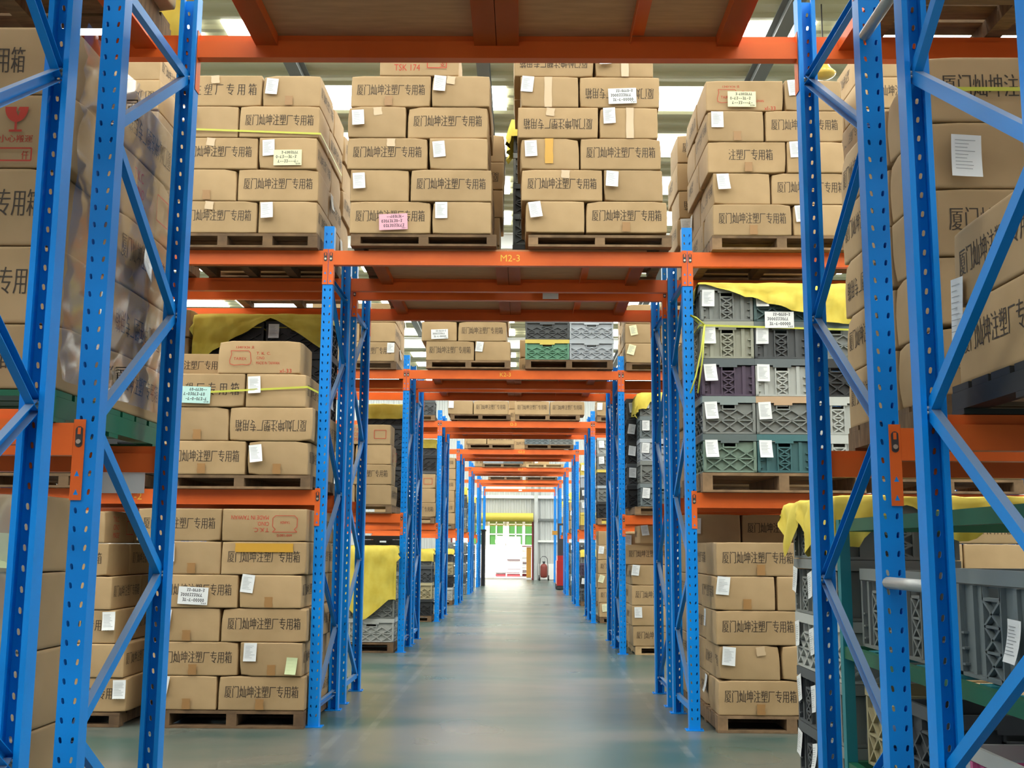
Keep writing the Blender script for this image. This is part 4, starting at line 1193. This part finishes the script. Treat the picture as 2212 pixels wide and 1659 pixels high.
# right near: rear rack stack
nm = 'tall stack at far right'
for k in range(5):
    h = .2335; z0 = 1.722; sc = h * .985 / CH; xl = 1.485
    carton(xl + .31, YN + .02 + .216, z0 + k * h, 0, '', ('std', 'plain', 'std', 'plain', 'std')[k], (1.04, 1, sc), '-y', '%s, front in %s row, %s' % (('printed carton', 'plain carton')[k % 2], ROWN[k], nm), 'cartons of the ' + nm, False) 
    carton(xl + .216, YN + .02 + .44 + .296, z0 + k * h, -90, 'i' if k == 2 else '', 'std', (1, 1, sc), '-x', 'printed carton, rear in %s row, %s' % (ROWN[k], nm), 'cartons of the ' + nm, False)
    carton(xl + .63 + .2, YN + .02 + .3, z0 + k * h, 90, '', 'std', (1, .9, sc), '-y', 'end-on carton, right in %s row, %s' % (ROWN[k], nm), 'cartons of the ' + nm, False)
o = obj('paper_label', slip_mesh(71, .1, .15), mtx=Matrix.Translation((1.6, YN + .005, 2.6)) @ Matrix.Rotation(.06, 4, 'Y')); tag(o, 'large white printed sheet on the tall stack at far right', 'paper slip')
pallet(1.47, 2.5, YN, YN + 1.02, L1 + .002, .105, 'pallet under the tall stack at far right', 'darkwood')
strap('yellow strap across the tall stack at far right', [(1.49, YN + .01, 2.765), (2.5, YN + .01, 2.765)])
# front rack stack, seen from the aisle side
nm = 'low stack at right edge'
for k in range(2):
    for j in range(2):
        carton(1.415 + .216, 2.92 - j * .6, 1.708 + k * .232, -90, '', 'std', (1, 1, .96), '-x', 'printed carton, %s, %s row, %s' % (('rear', 'front')[j], ROWN[k], nm), 'cartons of the ' + nm, False)
o = obj('paper_label', slip_mesh(72, .09, .19), mtx=Matrix.Translation((1.405, 3.16, 2.02)) @ Matrix.Rotation(-PI / 2, 4, 'Z') @ Matrix.Rotation(.1, 4, 'Y')); tag(o, 'long white printed slip on the low stack at right edge', 'paper slip')
pallet(1.4, 2.45, 2.3, 3.24, L1 + .002, .09, 'black pallet under the low stack at right edge', 'blackpl', 'black pallets')
# pallets above
pallet(1.5, 2.55, yk(-1) - .1, yk(-1) + .93, PZ, PH, 'dark pallet at the upper right picture edge', 'darkwood')
pallet(1.56, 2.62, YN, YN + .99, PZ, PH, 'dark pallet above the tall stack at far right', 'darkwood')

# crate column standing behind the near right frame
nm = 'crate column behind the near right post'
for k in range(5):
    for j, yy in enumerate((5.48, 5.07)):
        cc = [(DGREY, GREY), (DGREY, GREY), (LGREY, LGREY), (GREY, GREY), (GREY, GREY)][k][j]
        st = 'lattice' if k == 2 else 'center'
        crate(1.51 + .27, yy, .116 + k * .266, .53, .395, .263, st, cc, '%s crate, %s in %s row, %s' % (CNAME[cc], ('far', 'near')[j], ROWN[k], nm), 'crates of the ' + nm, 0, None, [('-x', -.15 + .0 * j, .22, rnd.choice((-.3, .15, -.15)))] + ([('-x', .12, .2, -.2)] if j == 0 else []))
pallet(1.5, 2.1, 4.84, 5.72, .001, .112, 'pallet under the crate column behind the near right post', 'wood')
cloth('yellow cloth draped over the crate column near right', 1.49, 3.4, 4.86, 5.72, 1.455, .24, .05, .2, .1, 6, .028, hem=lambda x, y: .75 + .4 * math.sin(y * 17 + 1) if x < 1.6 else .6 + .4 * math.sin(x * 13))
# green stillage with crates at the right edge
e = empty('steel_stillage', (1.5, 2.5, 0))
DYS = 2.25; DXS = .95
for (xx, yy) in ((0, DYS), (DXS, DYS), (DXS, 0), (0, -.05)):
    mb = MB(); mb.box(xx - .022, xx + .022, yy - .022, yy + .022, 0, 1.35); obj('post', mb.mesh('post', ['teal']), e)
for zz in (.3, .77, 1.3):
    mb = MB()
    for xx in (0, DXS): mb.box(xx - .018, xx + .018, -.03, DYS - .022, zz, zz + .05)
    for yy in (0.0, DYS): mb.box(.022, DXS - .022, yy - .018, yy + .018, zz, zz + .05)
    obj('rail', mb.mesh('rail', ['green']), e)
for zz in (.352, .822):
    mb = MB()
    for i in range(8): mb.box(.02, DXS - .02, .05 + i * .27, .13 + i * .27, zz - .012, zz)
    obj('shelf_slats', mb.mesh('slats', ['teal']), e)
tag(e, 'green steel stillage frame holding crates at the right edge', 'stillage')
k = 0
for (x, y, z, L_, D_, H_, st, c, lb) in (
        (1.8, 4.5, .825, .5, .38, .32, 'center', GREY, 'grey crate at the far end of stillage top tier'),
        (1.8, 4.05, .825, .5, .38, .32, 'center', GREY, 'grey crate in the middle of stillage top tier'),
        (1.8, 3.4, .825, .5, .52, .34, 'center', BLUEG, 'blue-grey crate at the near end of stillage top tier'),
        (2.25, 4.2, .825, .36, .5, .28, 'lattice', DGREY, 'dark crate at the back of stillage top tier'),
        (1.8, 4.48, .355, .5, .4, .32, 'lattice', SAND, 'sand coloured lattice crate in stillage lower tier'),
        (1.8, 4.0, .355, .5, .4, .32, 'lattice', DGREY, 'dark lattice crate in stillage lower tier'),
        (1.8, 3.69, .355, .5, .2, .2, 'center', SILVER, 'silver grey crate in stillage lower tier')):
    crate(x, y, z, L_, D_, H_, st, c, lb, 'crates in the green stillage', 0, None, [('-x', .17, .2, .03)] if k == 2 else ())
    k += 1
for (x, y, z, c, lb) in ((1.79, 3.36, .358, PINK, 'pink crate in stillage lower tier, lower right picture corner'), (1.8, 3.5, .02, DGREY, 'dark crate on the floor beneath the stillage')):
    crate(x, y, z, .53, .4, .265, 'center', c, lb, 'loose crates at the lower right', 0, LGREY if c == PINK else None)

# ------------------------------------------------------------------ third gateway and beyond
def crate_pile(name, x, y, z0, n, cols, pick, L_=.53, D_=.38, H=.266, style='lattice', slips=True, rims=()):
    for k in range(n):
        for j in range(cols):
            c = pick[(k * cols + j) % len(pick)]
            rim = rims[(k * cols + j) % len(rims)] if rims else None
            side = '' if cols == 1 else (('left', 'right')[j] if cols == 2 else cn[j]) + ' in '
            crate(x + L_ / 2 + j * (L_ + .008), y + D_ / 2 + .01, z0 + k * (H + .003), L_, D_, H, style, c, '%s crate, %s%s row, %s' % (CNAME[c], side, ROWN[k], name), 'crates of the ' + name, 0, rim,
                  [('-y', -L_ / 2 + .07, H - .05, rnd.uniform(-.15, .15))] if slips and rnd.random() < .6 else ())
y1 = yk(1) - .05
zt = L2 + .018
T2 = zt + .095
# top of K2-3
pile('left pile above the K2-3 sign', y1, T2 + .0, .241, [(-1.07, [('L',), ('S', 'p')]), (-1.12, [('S', 'W'), ('L',)]), (-1.1, ['L', 'S'])], back='right')
pallet(-1.06, -.04, y1, y1 + 1.0, zt, .094, 'wooden pallet under the left pile above the K2-3 sign', 'wood')
crate_pile('crate pile above the K2-3 sign', .14, y1, T2 + .02, 3, 2, (GREEN, SILVER, DGREY, SILVER, DGREY, SILVER), .53, .38, .245, slips=False, rims=(YEL, SILVER, None, None, None, None))
pallet(.14, 1.2, y1, y1 + 1.0, zt, .11, 'dark pallet under the crate pile above the K2-3 sign', 'darkwood')
pile('pile left of the K2-3 post', y1, T2 - .015, .241, [(-2.47, ['S', ('L', 'q')]), (-2.47, ['L', ('S', '')]), (-2.47, ['S', 'L'])], back='right')
pallet(-2.45, -1.42, y1, y1 + 1.0, PZ, .094, 'wooden pallet under the pile left of the K2-3 post', 'darkwood')
pile('pile right of the K2-3 post', y1, T2 - .015, .241, [(1.35, [('S', 'y'), 'L']), (1.345, [('S', 'y'), 'L']), (1.35, ['S', 'L'])], back='left')
pallet(1.36, 2.4, y1, y1 + 1.0, PZ, .094, 'dark pallet under the pile right of the K2-3 post', 'darkwood')
# K row side bays
pile('K row level pile left of aisle', y1, 1.715, .24, [(-2.47, ['L', ('S', 'p')]), (-2.48, ['S', ('L', '')]), (-2.49, ['L', ('S', '', 'redmark')]), (-2.5, ['S', ('L', '', 'redmark')])])
pallet(-2.46, -1.44, y1, y1 + 1.0, L1 + .002, .1, 'pallet under the K row level pile left of aisle', 'wood')
crate_pile('dark crate stack behind the K row left pile', -2.0, yk(1) + GAP, 1.72, 5, 1, (BLACK, DGREY), .6)
cloth('yellow cloth on the dark crates behind K row left', -2.02, -1.38, yk(1) + GAP, yk(1) + GAP + .5, 1.73 + 5 * .269, .2, .1, .2, .1, 21, .06, hem=lambda x, y: 1.0)
crate_pile('covered floor crates left of K row', -2.45, y1 + .02, .12, 4, 2, (GREY, LGREY, DGREY, GREY), .53)
cloth('yellow cloth hanging over the floor crates left of K row', -2.48, -1.36, y1, y1 + .7, 1.23, .1, .07, .62, .1, 22, .05, hem=lambda x, y: (1.0 + .42 * max(0, 1 - abs(x + 1.74) / .3)) if y < y1 + .1 else 1)
pallet(-2.47, -1.38, y1, y1 + 1.0, .001, .112, 'pallet under the covered floor crates left of K row', 'darkwood')
crate_pile('crate stack right of the K2-3 post', 1.52, y1, 1.72, 5, 2, (BLUEG, GREY, GREY, LGREY, SILVER, BLUEG), .53)
crate_pile('dark crate stack facing aisle right of K row', 1.4, y1 + .42, 1.72, 5, 1, (BLACK, DGREY, BLACK), .6)
cloth('yellow cloth on the crates right of the K2-3 post', 1.5, 2.5, y1, y1 + .75, 1.735 + 5 * .269, .16, .1, .13, .1, 23, .05, hem=lambda x, y: 1.6 if x < 1.62 else .9)
pallet(1.45, 2.6, y1, y1 + 1.0, L1 + .002, .1, 'pallet under the crate stack right of the K2-3 post', 'wood')
pile('K row floor pile right of aisle', y1, .1, .233, [(1.41, [('L', 't'), 'S']), (1.4, [('S', 'p'), 'L']), (1.4, ['L', 'S']), (1.4, [('S', 'p'), 'L'])], back='left')
carton(1.66, y1 + .6, .1 + 4 * .233, 0, '', 'std', (1, 1, 1), '-y', 'printed carton on top of K row floor pile, right of aisle', 'cartons of the K row floor pile right of aisle')
carton(1.75, y1 + .62, .1 + 5 * .235 + .01, 90, 'p', 'std', (1, 1, .9), '-y', 'topmost end-on carton of K row floor pile right', 'cartons of the K row floor pile right of aisle')
pallet(1.44, 2.44, y1, y1 + 1.0, .001, .095, 'pale pallet under the K row floor pile right of aisle', 'palewood')
# J row (rear)
yj = yk(1) + GAP - .03
for nm, x in (('left pile behind the K2-3 piles', -1.08), ('right pile behind the K2-3 crates', .05)):
    pile(nm, yj, T2, .241, simple_rows(x, 2)); pallet(x, x + 1.02, yj, yj + .95, zt, .094, 'pallet under the ' + nm, 'wood')
crate_pile('rear floor crates left of K row', -2.0, yj, .02, 5, 1, (DGREY, GREY), .6)
pile('rear K row level pile right of aisle', yj, 1.64, .24, simple_rows(1.4, 5)); pile('rear K row floor pile right of aisle', yj, .02, .233, simple_rows(1.4, 6))
# I2-3
y2 = yk(2) - .05
pile('left pile above the I2-3 sign', y2, T2, .235, [(-1.17, [('S', 'p'), ('L',)]), (-1.17, ['L', 'S'])]); pallet(-1.12, -.1, y2, y2 + 1, zt, .094, 'dark pallet under the left pile above the I2-3 sign', 'darkwood')
pile('right pile above the I2-3 sign', y2, T2, .235, [(-.03, [('L',), ('L',)]), (0, ['S', 'L'])]); pallet(-.02, 1.08, y2, y2 + 1, zt, .094, 'wooden pallet under the right pile above the I2-3 sign', 'wood')
crate_pile('crates left of the I2-3 post', -1.92, y2, T2 - .015, 2, 1, (DGREY, BLUEG)); pallet(-2.0, -1.38, y2, y2 + 1, PZ, .09, 'pallet under the crates left of the I2-3 post', 'wood')
pile('pile right of the I2-3 post', y2, T2 - .015, .24, [(1.36, [('S', 'p'), 'L']), (1.36, ['L', 'S'])]); pallet(1.37, 2.4, y2, y2 + 1, PZ, .09, 'pallet under the pile right of the I2-3 post', 'wood')
pile('I row level pile left of aisle', y2, 1.72, .24, [(-2.37, ['S', 'L']), (-2.38, ['L', ('S', 'y')]), (-2.38, ['S', ('L', '', 'redmark')])])
pallet(-2.38, -1.36, y2, y2 + 1, L1 + .002, .1, 'pallet under the I row level pile left of aisle', 'wood')
crate_pile('dark crates behind the I row left pile', -1.98, y2 + .5, 1.72, 5, 1, (DGREY, BLACK), .6, slips=False)
cloth('yellow cloth on the dark crates of I row left', -1.98, -1.38, y2 + .5, y2 + .9, 1.73 + 5 * .269, .1, .05, .16, .05, 31, .07)
crate_pile('I row floor crates left of aisle', -1.95, y2, .1, 4, 1, (BLACK, SAND, DGREY, GREY), .57); pallet(-2.0, -1.38, y2, y2 + .9, .001, .095, 'pallet under the I row floor crates left', 'darkwood')
cloth('yellow cloth on the I row floor crates left', -1.98, -1.36, y2 - .01, y2 + .4, 1.185, .1, .03, .2, .05, 32, .06)
crate_pile('I row level crates right of aisle', 1.37, y2, 1.73, 5, 1, (BLACK, GREY, DGREY, GREY, LGREY), .57, rims=(None, SILVER, YEL, None, None)); pallet(1.37, 2.0, y2, y2 + .9, L1 + .002, .108, 'pallet under the I row level crates right', 'wood')
pile('I row floor pile right of aisle', y2, .1, .235, [(1.39, [('L', 'y'), 'S']), (1.37, ['L', 'S']), (1.36, [('S', 'y'), 'L']), (1.37, ['L', 'S']), (1.37, [('L', 'p'), 'S']), (1.38, ['S', 'L'])]); pallet(1.4, 2.4, y2, y2 + 1, .001, .095, 'pallet under the I row floor pile right', 'darkwood')
for k, nm in ((2, 'I2-3 piles'), (3, 'fifth gateway piles'), (4, 'sixth gateway')):
    yy = yk(k) + GAP - .03; zz = zt if k < 4 else L2 + .002
    for x, sd in ((-1.23, 'left'), (-.17, 'right')):
        pile('%s pile behind the %s' % (sd, nm), yy, zz + .095, .241, simple_rows(x, 2)); pallet(x, x + 1.02, yy, yy + .95, zz, .094, '%s pallet behind the %s' % (sd, nm), 'wood')
# fifth gateway
y3 = yk(3) - .05
pile('left pile of the fifth gateway', y3, T2, .235, [(-1.11, ['S', 'L']), (-1.1, ['L', 'S'])]); pallet(-1.1, -.08, y3, y3 + 1, zt, .094, 'pallet under the left pile of the fifth gateway', 'wood')
crate_pile('crate pile of the fifth gateway', .15, y3, T2, 2, 2, (BLUEG, GREY), slips=False); pallet(.15, 1.22, y3, y3 + 1, zt, .094, 'pallet under the crate pile of the fifth gateway', 'darkwood')
pile('fifth gateway level pile left of aisle', y3, 1.72, .24, simple_rows(-2.39, 6)); pallet(-2.38, -1.36, y3, y3 + 1, L1 + .002, .1, 'pallet under the fifth gateway level pile left', 'wood')
crate_pile('fifth gateway floor crates left of aisle', -1.95, y3, .1, 4, 1, (LGREY, BLACK, SAND, DGREY), .57, slips=False); pallet(-2.0, -1.38, y3, y3 + .9, .001, .095, 'pallet under the fifth gateway floor crates left', 'darkwood')
cloth('yellow cloth on the fifth gateway floor crates left', -1.98, -1.36, y3 - .01, y3 + .4, 1.185, .1, .03, .12, .05, 33, .07)
crate_pile('fifth gateway level crates right of aisle', 1.37, y3, 1.72, 5, 1, (YEL, LGREY, DGREY, SILVER), .57, style='center'); pallet(1.37, 2.0, y3, y3 + .9, L1 + .002, .1, 'pallet under the fifth gateway level crates right', 'wood')
crate_pile('fifth gateway floor crates right of aisle', 1.37, y3, .1, 4, 1, (DGREY, BLACK, PURPLE, GREY), .57); pallet(1.37, 2.0, y3, y3 + .9, .001, .095, 'pallet under the fifth gateway floor crates right', 'darkwood')
cloth('yellow cloth on the fifth gateway floor crates right', 1.36, 1.98, y3 - .01, y3 + .4, 1.185, .03, .1, .15, .05, 34, .07)
# sixth, seventh gateways
for k, gn in ((4, 'sixth gateway'), (5, 'seventh gateway')):
    yy = yk(k) - .05
    zz = L2 + .002
    if k == 4: crate_pile('left crates of the ' + gn, -.95, yy, zz + .1, 1, 2, (SILVER, BLUEG), slips=False)
    pallet(-.98, .1, yy, yy + 1, zz, .094, 'left pallet above the ' + gn, 'wood'); pallet(.2, 1.2, yy, yy + 1, zz, .094, 'right pallet above the ' + gn, 'palewood' if k == 4 else 'darkwood')
    if k == 5: pile('left pile of the ' + gn, yy, zz + .1, .235, simple_rows(-1.0, 1)); pile('right pile of the ' + gn, yy, zz + .1, .235, simple_rows(.2, 1))
    crate_pile('%s level crates left of aisle' % gn, -1.95, yy, 1.72, 4, 1, (GREY, BLUEG, DGREY), .57); pallet(-2.0, -1.38, yy, yy + .9, L1 + .002, .1, 'pallet under the %s level crates left' % gn, 'wood')
    cloth('yellow cloth on the %s level crates left' % gn, -1.98, -1.36, yy - .01, yy + .4, 1.73 + 4 * .269, .1, .03, .2, .05, 35 + k, .07)
    pile('%s level pile right of aisle' % gn, yy, 1.72, .24, simple_rows(1.37, 4)); pallet(1.37, 2.4, yy, yy + 1, L1 + .002, .1, 'pallet under the %s level pile right' % gn, 'wood')
    cloth('yellow cloth on the %s level pile right' % gn, 1.36, 2.4, yy - .01, yy + .6, 1.73 + 4 * .24, .04, .1, .2, .05, 45 + k, .07)
    crate_pile('%s floor crates left of aisle' % gn, -1.95, yy, .01, 5, 1, (GREY, DGREY), .57); crate_pile('%s floor crates right of aisle' % gn, 1.37, yy, .01, 5, 1, (DGREY, BLUEG), .57)
